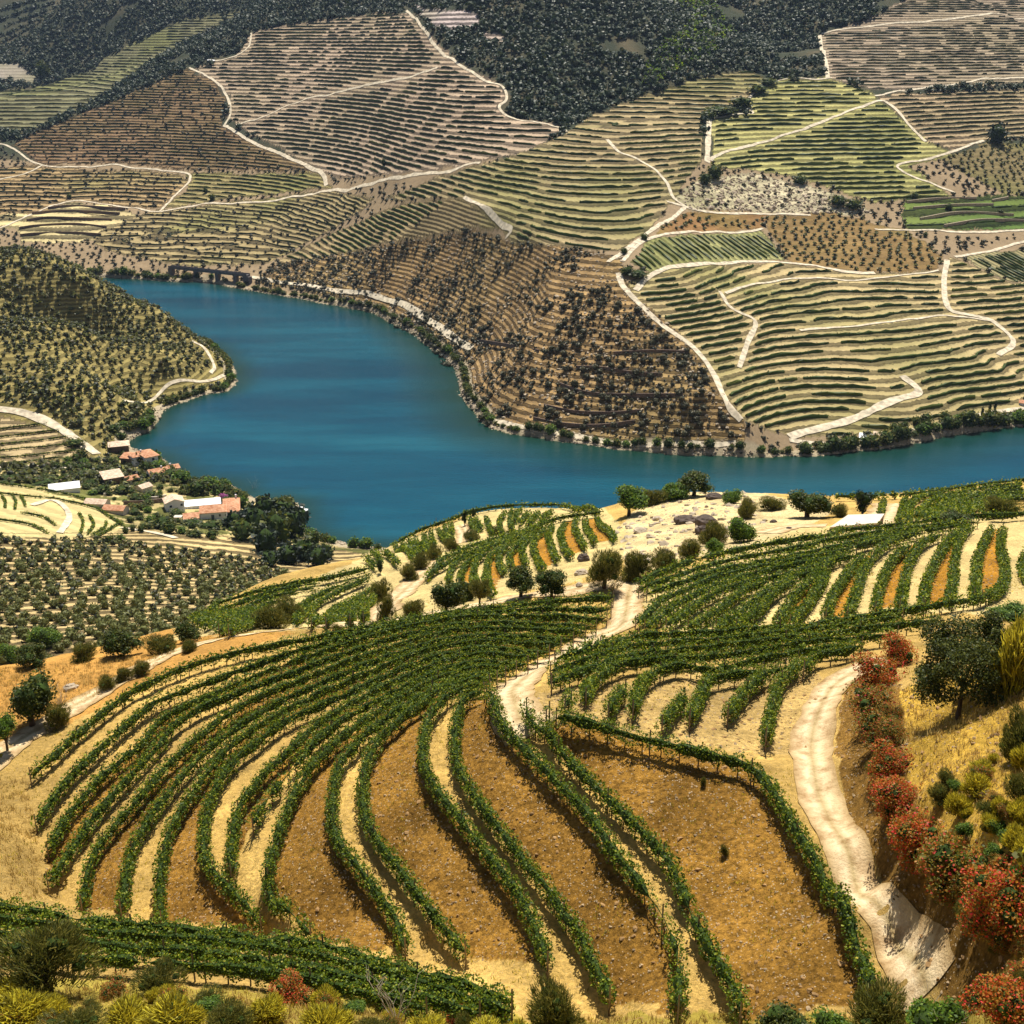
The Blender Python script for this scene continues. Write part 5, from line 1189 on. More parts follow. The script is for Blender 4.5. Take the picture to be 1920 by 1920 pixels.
# sparse bushes over the terraces
m = far2 & (pip(gpx, gpy, patchpoly('lower terraces above the bridge')) | pip(gpx, gpy, patchpoly('brown hillside')) | pip(gpx, gpy, patchpoly('rocky spur')) | pip(gpx, gpy, patchpoly('lower left terraces')))
P = poisson(sample(m, 2600, rg), 6.5); P = P[~blocked(P)]
stuff('terrace_bushes', P, rg.uniform(1.6, 4.2, len(P)), PROTO, [M['scrub'], M['scrub']], 'small bushes dotted over the old terraces', 'bushes')
# olive slopes across the river
m = far2 & (pip(gpx, gpy, patchpoly('olive slope')) | pip(gpx, gpy, patchpoly('orchard slope')) | pip(gpx, gpy, patchpoly('olive slope on the far right')))
P = poisson(sample(m, 9000, rg), 5.2); P = P[~blocked(P)]
stuff('distant_olive_grove', P, rg.uniform(2.6, 3.8, len(P)), PROTO, [M['olive'], M['scrub']], 'small olive trees covering the brown slopes across the river', 'olive grove', .9)
# left bank: hill of olives, grove below the foreground
l1 = (glay == 1)
m = l1 & (gr > 545) & (gsd > 8) & ~pip(gpx, gpy, [(-380,770),(60,785),(150,825),(185,860),(0,880),(-380,880)])
P1 = poisson(sample(m, 42000, rg), 3.6); P1 = P1[~blocked(P1)]; S1 = rg.uniform(2.4, 4.4, len(P1))
top = fbm(P1[:, 0] / 40, P1[:, 1] / 40, 93, 2)
S1 = S1 * np.where(top > .1, 1.25, .9)
gm_ = l1 & pip(gpx, gpy, [(-380,1030),(-60,1010),(150,1012),(330,1030),(470,1050),(560,1090),(640,1130),(660,1300),(-380,1300)])
P0 = poisson(sample(gm_, 22000, rg), 3.5)
ph0 = (P0[:, 2] + .18 * P0[:, 0]) / 1.9; keep = (np.abs((ph0 % 1) - .5) > .05); P0 = P0[keep]; S0 = rg.uniform(2.3, 3.5, len(P0))
def olab(q):
    px_, py_ = project(q[0], q[1], q[2]); 
    a = 'left' if px_ < 200 else ('middle' if px_ < 400 else 'right'); b = 'upper' if py_ < 1080 else ('middle' if py_ < 1150 else 'lower')
    if py_ < 1010: return 'olive tree on the hillside of the left bank', 'olive trees on the left bank hill'
    return 'round olive tree in the %s %s of the grove below the farm' % (b, a) if a != b else 'round olive tree in the very middle of the grove below the farm', 'olive trees of the grove, %s %s' % (b, a)
vis = project(P0[:, 0], P0[:, 1], P0[:, 2])[1]
P_ = np.vstack([P0[vis < 1245], P1]); S_ = np.r_[S0[vis < 1245] * 1.3, S1]
r_ = np.hypot(P_[:, 0], P_[:, 1]); o = np.argsort(r_ - (S_ > 99)); 
mes = [protomesh(p, [M['olive'], M['olive']], 'olive_tree') for p in PROTOM]
fx_ = project(P_[:, 0], P_[:, 1], P_[:, 2])[0]; ordr = np.argsort(-(S_ / r_) * np.where((fx_ > 0) & (fx_ < 1920), 1, .01)); ndone = 0
for k in ordr[:300]:
    lb, gpn = olab(P_[k]); s_ = S_[k] / (1.3 if k < (vis < 1245).sum() else 1)
    tag(link('olive_tree', mes[k % 4], None, P_[k], float(rg.uniform(0, 6.28)), s_), lb, 'olive tree', gpn)
rest_ = ordr[300:]; Sr = np.where(rest_ < (vis < 1245).sum(), S_[rest_] / 1.3, S_[rest_])
stuff('olive_grove', P_[rest_], Sr, PROTO, [M['olive'], M['scrub']], 'olive trees and bushes covering the hill on the left bank', 'olive grove')
m = l1 & (gr > 600) & pip(gpx, gpy, [(-380,420),(-60,440),(0,470),(60,478),(150,520),(300,590),(390,645),(330,640),(200,640),(60,650),(-380,650)])
P = poisson(sample(m, 9000, rg), 3.8)
stuff('hill_bushes', P, 2. + 3.4 * rg.uniform(size=len(P)) ** 1.6, PROTO, [M['hillgreen'], M['scrub']], 'yellow green bushes crowding the top of the left bank hill', 'bushes', .8)
# riverside trees
def along(poly, step, inland, rng, jit=2.0):
    q = resample(poly, step); q = q + rng.normal(size=q.shape) * jit
    sd0 = river_sd(q[:, 0], q[:, 1]); e_ = .5
    gx_ = (river_sd(q[:, 0] + e_, q[:, 1]) - sd0) / e_; gy_ = (river_sd(q[:, 0], q[:, 1] + e_) - sd0) / e_
    mv = (inland - sd0); q[:, 0] += gx_ * mv; q[:, 1] += gy_ * mv
    return np.c_[q, H(q[:, 0], q[:, 1])]
fpoly = np.array([at_z(a, b, 0)[:2] for a, b in FAR_SHORE if -400 < a < 2330])
A1 = along(fpoly, 3.9, 3.5, rg); s1 = rg.uniform(3., 8.5, len(A1)); fx = project(A1[:, 0], A1[:, 1], A1[:, 2])[0]
s1 *= np.where(fx > 1500, 1.25, np.where(fx < 500, 1.0, .75)); kp = ~((fx > 330) & (fx < 470) & (rg.uniform(size=len(fx)) < .75)) & ~((fx > 1290) & (fx < 1420) & (rg.uniform(size=len(fx)) < .3))
A2 = along(fpoly, 9, 9.0, rg, 3); fx2 = project(A2[:, 0], A2[:, 1], A2[:, 2])[0]; k2 = (fx2 > 1480) | (fx2 < 330)
def lpoly(pts): return np.array([at_z(a, b, 0)[:2] for a, b in pts])
A3 = along(lpoly([(395,648),(440,690),(446,718),(430,733),(400,737),(350,752),(312,764)]), 3.4, 3.5, rg, 1.2)
A4 = along(lpoly([(300,790),(285,808),(255,820)]), 3.2, 4.0, rg, 1.2)
A5 = along(lpoly([(300,858),(330,885),(352,900),(420,902),(450,918),(480,932),(555,940),(572,1000),(640,1022),(735,1030)]), 3.6, 4.5, rg, 1.6)
PR = np.vstack([A1[kp], A2[k2], A3, A4, A5]); SR = np.r_[s1[kp], rg.uniform(3.5, 7, k2.sum()), rg.uniform(3.2, 6, len(A3)), rg.uniform(3.5, 6, len(A4)), rg.uniform(3.2, 6.4, len(A5))]
PR3 = [far_proto(170, .15, .95, pr) for _ in range(4)]
rm = [[protomesh(p, [M[k], M['core']], 'riverside_tree') for p in PR3] for k in ('oak', 'lime', 'bush')]
rlab = [(0,'near the stone bridge'),(330,'beside the stone bridge'),(480,'between the bridge and the railway bend'),(800,'at the foot of the brown scrub slope'),(1250,'below the scrub slope on the straight reach'),(1500,'below the riverside vineyard on the far bank')]
_px = project(PR[:, 0], PR[:, 1], PR[:, 2])[0]; _sc = SR / np.hypot(PR[:, 0], PR[:, 1]) * np.where((_px > -20) & (_px < 1940), 1, .001); _keep = set(np.argsort(-_sc)[:298].tolist())
_ro = np.array([k for k in range(len(PR)) if k not in _keep]); stuff('riverside_bushes', PR[_ro], SR[_ro], PROTO, [M['bush'], M['core']], 'small riverside bushes between the bigger trees', 'bushes')
for k in range(len(PR)):
    if k not in _keep: continue
    q = PR[k]; px_, py_ = [float(t_) for t_ in project(q[0], q[1], q[2])]
    if layer(q[0], q[1]) == 2 or k < kp.sum() + k2.sum(): tx = [t_ for a_, t_ in rlab if px_ >= a_ or a_ == 0][-1]
    else: tx = 'on the tip of the left bank' if py_ < 775 else ('on the shore above the farm houses' if py_ < 850 else 'on the shore below the farm houses')
    col_ = rg.choice(3, p=[.55, .2, .25]); nm_ = ('dark', 'light green', 'dull green')[col_]
    if (px_ < -380 or px_ > 2330): continue
    tag(link('riverside_tree', rm[col_][k % 4], None, q - [0, 0, .3], float(rg.uniform(0, 6.28)), (SR[k], SR[k], SR[k] * rg.uniform(.8, 1.15))), nm_ + ' bushy tree ' + tx, 'tree', 'riverside trees ' + tx)
# garden trees round the farm
def spot(kind, px, py, wpx, hpx, lab, name='garden_tree', grp=None, rmin=330): return plant(name, kind, px, py, wpx, hpx, lab, 'tree', grp, 0, rmin)
CR['oakf'] = [protomesh(p, [M['oak'], M['core']], 'garden_tree') for p in PR3]; CR['limef'] = [protomesh(p, [M['lime'], M['core']], 'garden_tree') for p in PR3]; CR['pinef'] = [protomesh(p, [M['pine'], M['core']], 'garden_tree') for p in PR3]; CR['olivef'] = [protomesh(p, [M['olive'], M['core']], 'garden_tree') for p in PR3]; CR['bushf'] = [protomesh(p, [M['bush'], M['core']], 'garden_tree') for p in PR3]
_flat = {'oakf':.9,'limef':.9,'pinef':.9,'olivef':.9,'bushf':.9}
_old = plant
def plantf(name, kind, px, py, wpx, hpx, label, group=None, rmin=330., cat='tree'):
    p = drape([px], [py], rmin)[0]; d = math.dist(p, (0, 0, CAMZ)); wd = wpx * d / F; ht = hpx * d / F
    k = cnt.get(kind, 0); cnt[kind] = k + 1
    return tag(link(name, CR[kind][k % len(CR[kind])], None, p - np.array([0, 0, .04 * ht]), (k * 2.399) % 6.28, (wd, wd, ht)), label, cat, group)
for k, (a, b, wp, hp) in enumerate([(455,1012,50,50),(480,1000,58,66),(500,1035,56,62),(520,1018,62,76),(545,1005,58,72),(560,985,46,52),(530,968,58,44),(500,970,54,52),(470,985,44,48),(570,1050,56,58),(598,1062,50,52),(540,1055,54,50),(610,1046,40,38),(505,1060,44,38),(440,990,40,40),(590,1020,34,34)]):
    plantf('tall_tree', 'pinef' if k % 3 else 'oakf', a, b, wp, hp, 'tall dark tree in the dense clump right of the farm, ' + ORD[sorted([455,480,500,520,545,560,530,500.5,470,570,598,540,610,505,440,590]).index(a if (a, b) != (500,970) else 500.5)] + ' from the left', 'dark tree clump right of the farm')
for k, (a, b, wp, hp, kd, tx) in enumerate([(300,882,32,24,'limef','right of the pink house at the shore'),(320,900,38,28,'oakf','behind the long cottage'),(340,905,34,28,'limef','between the long cottage and the river'),(372,925,42,34,'oakf','behind the white two window house'),(395,918,38,30,'limef','behind the white sheet roof'),(412,925,30,26,'oakf','behind the right tiled house'),(330,968,30,18,'olivef','below the white two window house'),(305,990,44,28,'oakf','left of the pergola'),(318,1000,30,28,'oakf','just under the pergola'),
     (360,985,40,14,'oakf','in the dark hedge below the small tiled shed'),(395,990,44,18,'oakf','in the dark hedge below the farm house'),(425,985,34,18,'oakf','at the right end of the garden hedge'),(365,1005,32,14,'oakf','in the lower garden hedge'),(398,1008,24,20,'oakf','at the corner of the yellow lawn'),
     (262,870,30,26,'oakf','against the red tiled roofs'),(274,885,26,26,'oakf','in the yard below the pink house'),(155,862,22,26,'oakf','left of the barn above the lane'),(150,880,24,14,'oakf','beside the lane'),(170,910,30,16,'oakf','below the barn'),(195,925,34,20,'oakf','under the barn yard'),(230,925,36,20,'oakf','under the small cottages'),(262,915,28,14,'bushf','right of the small cottages'),(255,935,30,14,'bushf','on the garden terrace'),(282,930,26,12,'oakf','on the upper garden terrace'),
     (236,1000,12,16,'oakf','leftmost of the round trees on the pale yard'),(249,996,10,14,'olivef','second of the round trees on the pale yard'),(264,998,14,16,'oakf','third of the round trees on the pale yard'),(280,992,12,14,'olivef','fourth of the round trees on the pale yard'),
     (206,1018,24,20,'oakf','above the grove, left of two'),(225,1016,22,18,'limef','above the grove, right of two'),(130,915,36,12,'oakf','in the hedge above the white shed'),(75,905,60,10,'oakf','in the long dark hedge on the left'),(20,900,60,10,'oakf','at the left end of the long dark hedge'),(160,895,40,14,'oakf','between the lane and the white shed'),
     (140,835,40,16,'bushf','beside the farm track'),(215,810,30,20,'olivef','above the shore shed'),(228,825,24,20,'oakf','beside the dark walled shed'),(232,800,22,14,'limef','on the shore flats'),(270,805,26,26,'limef','bright by the water above the farm'),(282,795,24,22,'limef','at the water edge above the farm'),
     (455,950,22,26,'limef','right of the farm house garden'),(470,960,20,24,'oakf','between farm house and dark clump'),(445,905,20,10,'limef','on the shore behind the right house')]):
    plantf('garden_tree', kd, a, b, wp, hp, 'garden tree ' + tx)
_hs = [(313,346,959),(347,412,953),(377,424,974),(420,449,968),(345,373,976),(276,298,875),(252,277,872),(284,322,898),(318,338,888),(226,248,870),(246,266,872),(208,241,850),(193,236,910),(240,262,908),(266,288,922),(95,149,925),(158,196,950),(192,231,963)]
_q = 0; _g = np.random.default_rng(12); _taken = []
for _ in range(900):
    a, b = _g.uniform(60, 450), _g.uniform(862, 1012)
    if not pip(np.array([a]), np.array([b]), [(60,885),(150,850),(205,850),(300,880),(330,905),(420,915),(455,940),(460,1000),(400,1012),(240,990),(235,975),(150,915),(60,900)])[0]: continue
    if any(p0 - 7 < a < p1 + 7 and yy - 22 < b < yy + 14 for p0, p1, yy in _hs) or any(abs(a - u) < 9 and abs(b - t) < 5 for u, t in _taken): continue
    if 375 < a < 425 and 995 < b < 1010 or 236 < a < 300 and 960 < b < 1000 and _q % 2: continue
    _taken.append((a, b)); _q += 1; wp = _g.uniform(8, 22)
    near_ = min(_hs, key=lambda h_: abs((h_[0] + h_[1]) / 2 - a) + abs(h_[2] - b)); nm_ = {959:'two window house',953:'long white wing',974:'hipped farm house',968:'rightmost farm house',976:'small tiled shed',875:'tall pink house',872:'pink house wing',898:'long cottage',888:'end cottage',870:'dark walled old house',850:'shore shed',910:'barn',908:'small cottage',922:'lowest cottage',925:'white farm shed',950:'long barn',963:'long barn end'}[near_[2]]
    plantf('garden_bush', ('oakf', 'oakf', 'olivef', 'bushf', 'limef')[_q % 5], a, b, wp, wp * _g.uniform(.5, .85), 'garden bush by the ' + nm_, 'garden bushes by the ' + nm_, cat='bush')
    if _q > 120: break
for k, (a, b, hp, tx) in enumerate([(357,915,22,'left of the garden path'),(403,930,26,'behind the white sheet roof'),(463,970,22,'at the right end of the farm house')]):
    plantf('cypress_tree', 'pinef', a, b, 6, hp, 'slender cypress ' + tx)
plantf('flowering_shrub', 'limef', 419, 932, 0.1, 0.1, 'x') if False else None
CR['pinkf'] = [protomesh(PR3[0], [M['pink'], M['pink']], 'flowering_shrub')]
plantf('flowering_shrub', 'pinkf', 419, 936, 18, 14, 'pink flowering shrub beside the right tiled roof', cat='shrub')
for k, (a, b, hp, tx) in enumerate([(1705,817,18,'leftmost of the row below the riverside vineyard'),(1733,814,16,'second of the row below the riverside vineyard'),(1767,806,16,'third of the row below the riverside vineyard'),(1841,781,22,'left of the close group at the right'),(1855,772,20,'middle of the close group at the right'),(1865,770,24,'tallest of the close group at the right')]):
    plantf('cypress_tree', 'pinef', a, b, 6, hp, 'tiny dark cypress, ' + tx, None, 540.)
plantf('pine_tree', 'pinef', 1868, 268, 36, 42, 'lone dark round tree on the upper right slope', None, 700.)
plantf('pine_tree', 'oakf', 82, 146, 22, 34, 'lone dark tree in the far valley at the upper left', None, 900.)
for k, (a, b, wp, hp, tx) in enumerate([(1340,335,30,34,'below the twin tracks'),(1322,345,24,26,'left of the rocky spur'),(1500,345,26,20,'right end of the rocky spur'),(1570,385,34,22,'under the bright green vineyard'),(1600,392,36,24,'between spur and green terraces'),(1715,372,14,14,'on the green terraces, left'),(1778,392,14,12,'on the green terraces, middle'),(1876,402,14,12,'on the green terraces, right'),(1350,215,60,20,'in the dark copse at the left corner of the bright vineyard'),(1390,200,46,22,'in the dark copse beside the bright vineyard'),(1330,222,30,16,'lowest in the dark copse beside the bright vineyard'),(1420,175,40,18,'upper part of the dark copse'),(1440,160,36,16,'top of the dark copse'),(1195,520,40,18,'below the square vineyard'),(1175,515,26,20,'at the hairpin below the square vineyard'),(1735,445,10,12,'beside the road under the green terraces'),(1208,450,16,16,'at the saddle track'),(1170,475,14,14,'by the saddle junction'),(130,372,10,10,'at the terraced track corner'),(385,362,10,12,'upper of two on the mid hill vineyard'),(398,375,14,14,'lower of two on the mid hill vineyard'),(720,310,10,16,'at the lower edge of the upper hill vineyard')]):
    plantf('distant_tree', 'oakf', a, b, wp, hp, 'dark distant tree ' + tx, None, 600.)
P = poisson(sample((glay == 0) & (gpx > 1945) & (gr < 150), 900, rg, .8), 1.6)
stuff('bank_scrub', P, rg.uniform(.5, 1.9, len(P)), PROTOM, [M['bush'], M['yellow']], 'low broom and scrub on the dry hill to the right', 'scrub', .8)
P = poisson(sample((glay == 0) & (gpx < -30) & (gr < 240), 700, rg, .8), 3.)
stuff('brink_scrub', P, rg.uniform(.8, 3.2, len(P)), PROTOM, [M['oak'], M['bush']], 'scrub on the slope beyond the left road', 'scrub', .8)
# ---- dry grass, weeds and stones near the camera
def blades(P, hgt, rng, nb=9):
    n = len(P); B = np.repeat(P, nb, 0) + np.c_[rng.normal(size=(n * nb, 2)) * .11, np.zeros(n * nb)]
    h = np.repeat(hgt, nb) * rng.uniform(.5, 1.2, n * nb); ln = rng.normal(size=(n * nb, 2)) * .3 * h[:, None]; a = rng.uniform(0, 6.28, n * nb); wv = .02 + .012 * rng.uniform(size=n * nb)
    V = np.stack([B + np.c_[np.cos(a) * wv, np.sin(a) * wv, -.04 + 0 * a], B - np.c_[np.cos(a) * wv, np.sin(a) * wv, .04 + 0 * a], B + np.c_[ln, h]], 1).reshape(-1, 3)
    return V, np.arange(3 * n * nb).reshape(-1, 3)
reg_ = [(1690,1290),(2000,1150),(2330,1100),(2330,2000),(1840,1900),(1900,1790),(1810,1740),(1760,1580),(1700,1450)]
m = (glay == 0) & (gr < 112) & (pip(gpx, gpy, reg_) | pip(gpx, gpy, [(-60,1255),(200,1240),(330,1222),(270,1262),(130,1335),(-60,1400)]) | pip(gpx, gpy, [(-60,1850),(300,1850),(700,1885),(1000,1915),(1980,1890),(1980,1990),(-60,1990)]) | pip(gpx, gpy, [(-60,1470),(50,1460),(90,1680),(0,1700),(-60,1690)]))
P = sample(m, 7000, rg, .8); V, T = blades(P, rg.uniform(.12, .42, len(P)), rg)
tag(link('dry_grass', mesh('dry_grass', V, T, M['grass'])), 'dry golden grass on the banks', 'grass', kind='stuff')
m = (glay == 0) & (gr < 120) & (fbm(x / 9, y / 9, 95, 2) > .15) & ~pip(gpx, gpy, [(1480,1250),(1700,1240),(1760,1700),(1850,1900),(1650,1900),(1500,1500)])
P = sample(m, 5000, rg, .7); V, T = blades(P, rg.uniform(.06, .2, len(P)), rg, 6)
tag(link('weeds', mesh('weeds', V, T, M['yellow'])), 'low yellow green weeds among the vines', 'weeds', kind='stuff')
IV, IF = ico(0)
def stones(mask, n, lo, hi, name, mat, label, wp=.8):
    P = sample(mask, n, rg, wp); S = lo + (hi - lo) * rg.uniform(size=n) ** 3
    J = IV[None] * (1 + .25 * rg.normal(size=(n, len(IV), 1))) * (S[:, None, None] * rg.uniform([.7,.7,.4], [1.2,1.2,.8], (n, 3))[:, None]) + P[:, None]
    V = J.reshape(-1, 3); T = (IF[None] + np.arange(n)[:, None, None] * len(IV)).reshape(-1, 3)
    tag(link(name, mesh(name, V, T, mat)), label, 'stones', kind='stuff')
st_m = (glay == 0) & (stony > .5)
stones(st_m, 14000, .02, .10, 'stones', M['pebble'], 'loose pale stones littering the terrace banks', .65)
stones(st_m, 5000, .04, .16, 'clods', M['clod'], 'brown clods of earth on the terrace banks', .65)
stones((glay == 0) & pip(gpx, gpy, [(1150,1000),(1230,925),(1400,925),(1440,980),(1300,1045),(1180,1060)]), 900, .1, .7, 'rubble', M['rock'], 'pale rubble on the rocky crest')
stones(far2 & pip(gpx, gpy, patchpoly('scrub slope')), 5000, .3, 1.3, 'slope_rocks', M['rock'], 'pale rocks scattered on the scrub slope', 1)
stones(far2 & pip(gpx, gpy, patchpoly('rocky spur')), 1500, .5, 2.2, 'spur_rocks', M['rock'], 'white rocks on the spur across the river', 1)
stones((gr > 330) & (gsd > -1) & (gsd < 3.5), 6000, .3, 1.2, 'shore_rocks', M['rock'], 'pale rocks along the water line', 1)
# ------------------------------------------------------------------ buildings
def frame_at(px, py, rmin):
    p = drape([px], [py], rmin)[0]; return p, math.dist(p, (0, 0, CAMZ))
def building(name, px0, px1, py, hpx, depth, roof, label, rmin=330., rot=0., wall='wall', tile='tile', wins=(), doors=(), over=.35, pitch=.42, cat='house', chimney=None):
    """front wall spans px0..px1 with its foot at py; depth in metres; rot turns it about its front centre."""
    p, d = frame_at((px0 + px1) / 2, py, rmin); W = (px1 - px0) * d / F; Hh = hpx * d / F * 1.05; D = depth
    e = bpy.data.objects.new(name, None); C.objects.link(e); e.location = p
    e.rotation_euler = (0, 0, -math.atan2(p[0], p[1]) + rot); tag(e, label, cat)
    w2 = W / 2; m_ = MB().box(-w2, w2, 0, D, -3, Hh)
    rp = pitch * min(W, D) / 2; o_ = over; r_ = MB(); t = .18
    if roof == 'hip':
        if W >= D: a, b = (-w2 + D / 2 * .95, D / 2), (w2 - D / 2 * .95, D / 2)
        else: a, b = (0, W / 2 * .95), (0, D - W / 2 * .95)
        V = [(-w2 - o_, -o_, Hh), (w2 + o_, -o_, Hh), (w2 + o_, D + o_, Hh), (-w2 - o_, D + o_, Hh), (*a, Hh + rp + .1), (*b, Hh + rp + .1)]
        Q = [(0,1,5,4),(2,3,4,5)] if W >= D else [(1,2,5,4),(3,0,4,5)]
        T = [(1,2,5),(3,0,4)] if W >= D else [(0,1,4),(2,3,5)]
        V = V + [(-w2 - o_, -o_, Hh - t), (w2 + o_, -o_, Hh - t), (w2 + o_, D + o_, Hh - t), (-w2 - o_, D + o_, Hh - t)]
        r_.add(V, Q + [(6,7,1,0),(7,8,2,1),(8,9,3,2),(9,6,0,3),(9,8,7,6)]); r_.f3.append(np.array(T))
    elif roof in ('gable', 'gablex'):
        if roof == 'gable':
            V = [(-w2-o_,-o_,Hh-.1),(w2+o_,-o_,Hh-.1),(w2+o_,D/2,Hh+rp),(-w2-o_,D/2,Hh+rp),(w2+o_,D+o_,Hh-.1),(-w2-o_,D+o_,Hh-.1)]
            g_ = [(-w2,0,Hh),(-w2,D,Hh),(-w2,D/2,Hh+rp-.1),(w2,0,Hh),(w2,D,Hh),(w2,D/2,Hh+rp-.1)]
        else:
            V = [(-w2-o_,D+o_,Hh-.1),(-w2-o_,-o_,Hh-.1),(0,-o_,Hh+rp),(0,D+o_,Hh+rp),(w2+o_,-o_,Hh-.1),(w2+o_,D+o_,Hh-.1)]
            g_ = [(-w2,0,Hh),(w2,0,Hh),(0,0,Hh+rp-.1),(-w2,D,Hh),(w2,D,Hh),(0,D,Hh+rp-.1)]
        V2 = [(a, b, c + t) for a, b, c in V]
        if roof == 'gable': r_.add(V + V2, [(6,7,8,9),(9,8,10,11),(0,3,2,1),(3,5,4,2),(0,1,7,6),(5,11,10,4),(1,2,8,7),(2,4,10,8),(3,0,6,9),(5,3,9,11)])
        else: r_.add(V + V2, [(6,7,8,9),(9,8,10,11),(0,3,2,1),(3,5,4,2),(1,0,6,7),(4,5,11,10),(1,7,8,2),(2,8,10,4),(0,3,9,6),(3,5,11,9)])
        m_.f3.append(np.array([(0,1,2),(3,5,4)]) + m_.n); m_.v.append(np.array(g_)); m_.n += 6
    elif roof == 'lean':
        V = [(-w2-o_,-o_,Hh),(w2+o_,-o_,Hh),(w2+o_,D+o_,Hh+rp*2),(-w2-o_,D+o_,Hh+rp*2)]; r_.add(V + [(a,b,c+t) for a,b,c in V], [(3,2,1,0),(4,5,6,7),(0,1,5,4),(1,2,6,5),(2,3,7,6),(3,0,4,7)])
        m_.box(-w2 + .05, w2 - .05, D * .5, D - .05, Hh - .2, Hh + rp * .9)
    else: r_.box(-w2-o_, w2+o_, -o_, D+o_, Hh + .003, Hh + .25)
    link('wall', m_.mesh('wall', M[wall]), e); link('roof', r_.mesh('roof', M[tile]), e)
    for fx, fz, ww, wh in wins:                        # fractions of the wall, metres
        cx_ = -w2 + fx * W; z0 = fz * Hh
        f = link('window', MB().box(cx_-ww/2-.12, cx_-ww/2, -.10, -.004, z0-.1, z0+wh+.1).box(cx_+ww/2, cx_+ww/2+.12, -.10, -.004, z0-.1, z0+wh+.1).box(cx_-ww/2, cx_+ww/2, -.10, -.004, z0+wh, z0+wh+.1).box(cx_-ww/2, cx_+ww/2, -.14, -.004, z0-.1, z0).mesh('window', M['frame']), e)
        link('pane', MB().box(cx_-ww/2+.002, cx_+ww/2-.002, -.04, -.006, z0+.002, z0+wh-.002).mesh('pane', M['glass']), f)
    for fx, ww, wh in doors:
        cx_ = -w2 + fx * W; link('door', MB().box(cx_-ww/2, cx_+ww/2, -.08, -.004, -.2, wh).mesh('door', M['door']), e)
    if chimney:
        cx_, cy_ = chimney; link('chimney', MB().box(cx_*w2-.35, cx_*w2+.35, cy_*D-.3, cy_*D+.3, Hh, Hh+rp+.9).mesh('chimney', M[wall]), e)
    return e
building('farm_house', 313, 346, 959, 16, 7.0, 'gablex', 'white two window farm house with pale gabled roof left of the long white roof', tile='tilepale', wins=[(.27,.52,.9,.9),(.85,.55,.9,.9)], rot=.12)
building('long_shed', 347, 412, 953, 5, 7.5, 'flat', 'long low white wing with white sheet roof joining the farm houses', tile='metalroof', cat='shed')
building('farm_house', 377, 424, 974, 13, 8.5, 'hip', 'white walled farm house with low hipped terracotta roof in front of the long wing', wins=[(.75,.4,.7,.9)], doors=[(.48,1.2,2.0)], rot=-.05)
building('farm_house', 420, 449, 968, 9, 16, 'hip', 'rightmost farm house with deep terracotta roof beside the cypress', wins=[(.35,.3,1.3,1.1)], rot=-.03, chimney=(.6,.9))
building('tiled_shed', 345, 373, 976, 2.5, 4.0, 'lean', 'small low shed with flat salmon tiles in front of the white wing', cat='shed', pitch=.3, over=.1)
building('manor_house', 276, 298, 875, 19, 10.5, 'hip', 'tall pale pink house with broad hipped roof closest to the river', wins=[(.58,.6,1.1,1.1)], doors=[(.45,1.0,2.2)], rot=.35, over=.8)
building('manor_wing', 252, 277, 872, 16, 6.0, 'hip', 'white wing with brown tiled roof left of the tall pink house', wins=[(.5,.55,1,1)], rot=.35, chimney=(.5,.5))
building('long_cottage', 284, 322, 898, 11, 6.5, 'gable', 'long cottage with faded tiles below the tall pink house', wins=[(.2,.35,.7,.9),(.45,.35,.7,.9)], doors=[(.32,.9,1.7)], rot=.30, chimney=(.3,.5))
building('long_cottage', 318, 338, 888, 9, 6.0, 'gable', 'white end cottage with pinkish tiles facing the river trees', wins=[(.5,.4,.9,1.0)], rot=.25, chimney=(-.4,.5))
building('old_house', 226, 248, 870, 10, 9, 'gable', 'older house with orange tiles and dark walls left of the pink house', wall='stone', rot=-.55)
building('old_house', 246, 266, 872, 9, 7, 'gable', 'orange tiled house wedged against the pink house wing', wall='cream', rot=-.5, wins=[(.4,.4,.8,.8)])
building('shore_shed', 208, 241, 850, 13, 8, 'hip', 'dark walled shed with very pale hipped roof at the top of the hamlet', wall='stone', tile='tilepale', over=.6, pitch=.3)
building('barn', 198, 232, 908, 11, 7, 'lean', 'dark walled barn with large bleached tile roof left in the hamlet', wall='stone', tile='tilepale', rot=.22, pitch=.22)
building('small_cottage', 240, 262, 908, 9, 5, 'gable', 'small cottage with orange roof and pale canopy right of the barn', wall='cream', rot=.4, doors=[(.5,.9,1.8)])
building('small_cottage', 266, 288, 922, 8, 5, 'gable', 'lowest small cottage with faded tiles below the barn', wall='cream', tile='tilepale', rot=.6)
building('white_shed', 97, 147, 923, 5, 5, 'lean', 'long farm shed with bright white sheet roof left of the hamlet', tile='metalroof', cat='shed', pitch=.25)
building('long_barn', 158, 196, 950, 5, 5.5, 'gable', 'left half of the long barn with faded pink tiles below the hamlet', wall='cream', tile='tilepale', rot=-.5, cat='barn')
building('long_barn', 192, 231, 963, 6, 5.5, 'gable', 'right half of the long barn with faded pink tiles below the hamlet', wall='cream', rot=-.5, cat='barn')
building('river_house', 1612, 1636, 826, 4, 5, 'lean', 'low white shed with pale roof on the far bank below the riverside vineyard', 540., tile='metalroof', cat='shed', pitch=.2)
building('river_house', 1638, 1658, 824, 7, 6, 'gable', 'small whitish cottage right of the low shed on the far bank', 540., tile='tilepale', wins=[(.5,.4,1,1)])
building('hill_hut', 390, 402, 117, 2.5, 6, 'lean', 'tiny white roofed hut at the top left corner of the upper hill vineyard', 900., tile='metalroof', cat='hut', pitch=.2)
building('hill_hut', 1912, 1932, 762, 5, 5, 'gable', 'tiny hut at the right edge above the far river bank', 540., cat='hut')
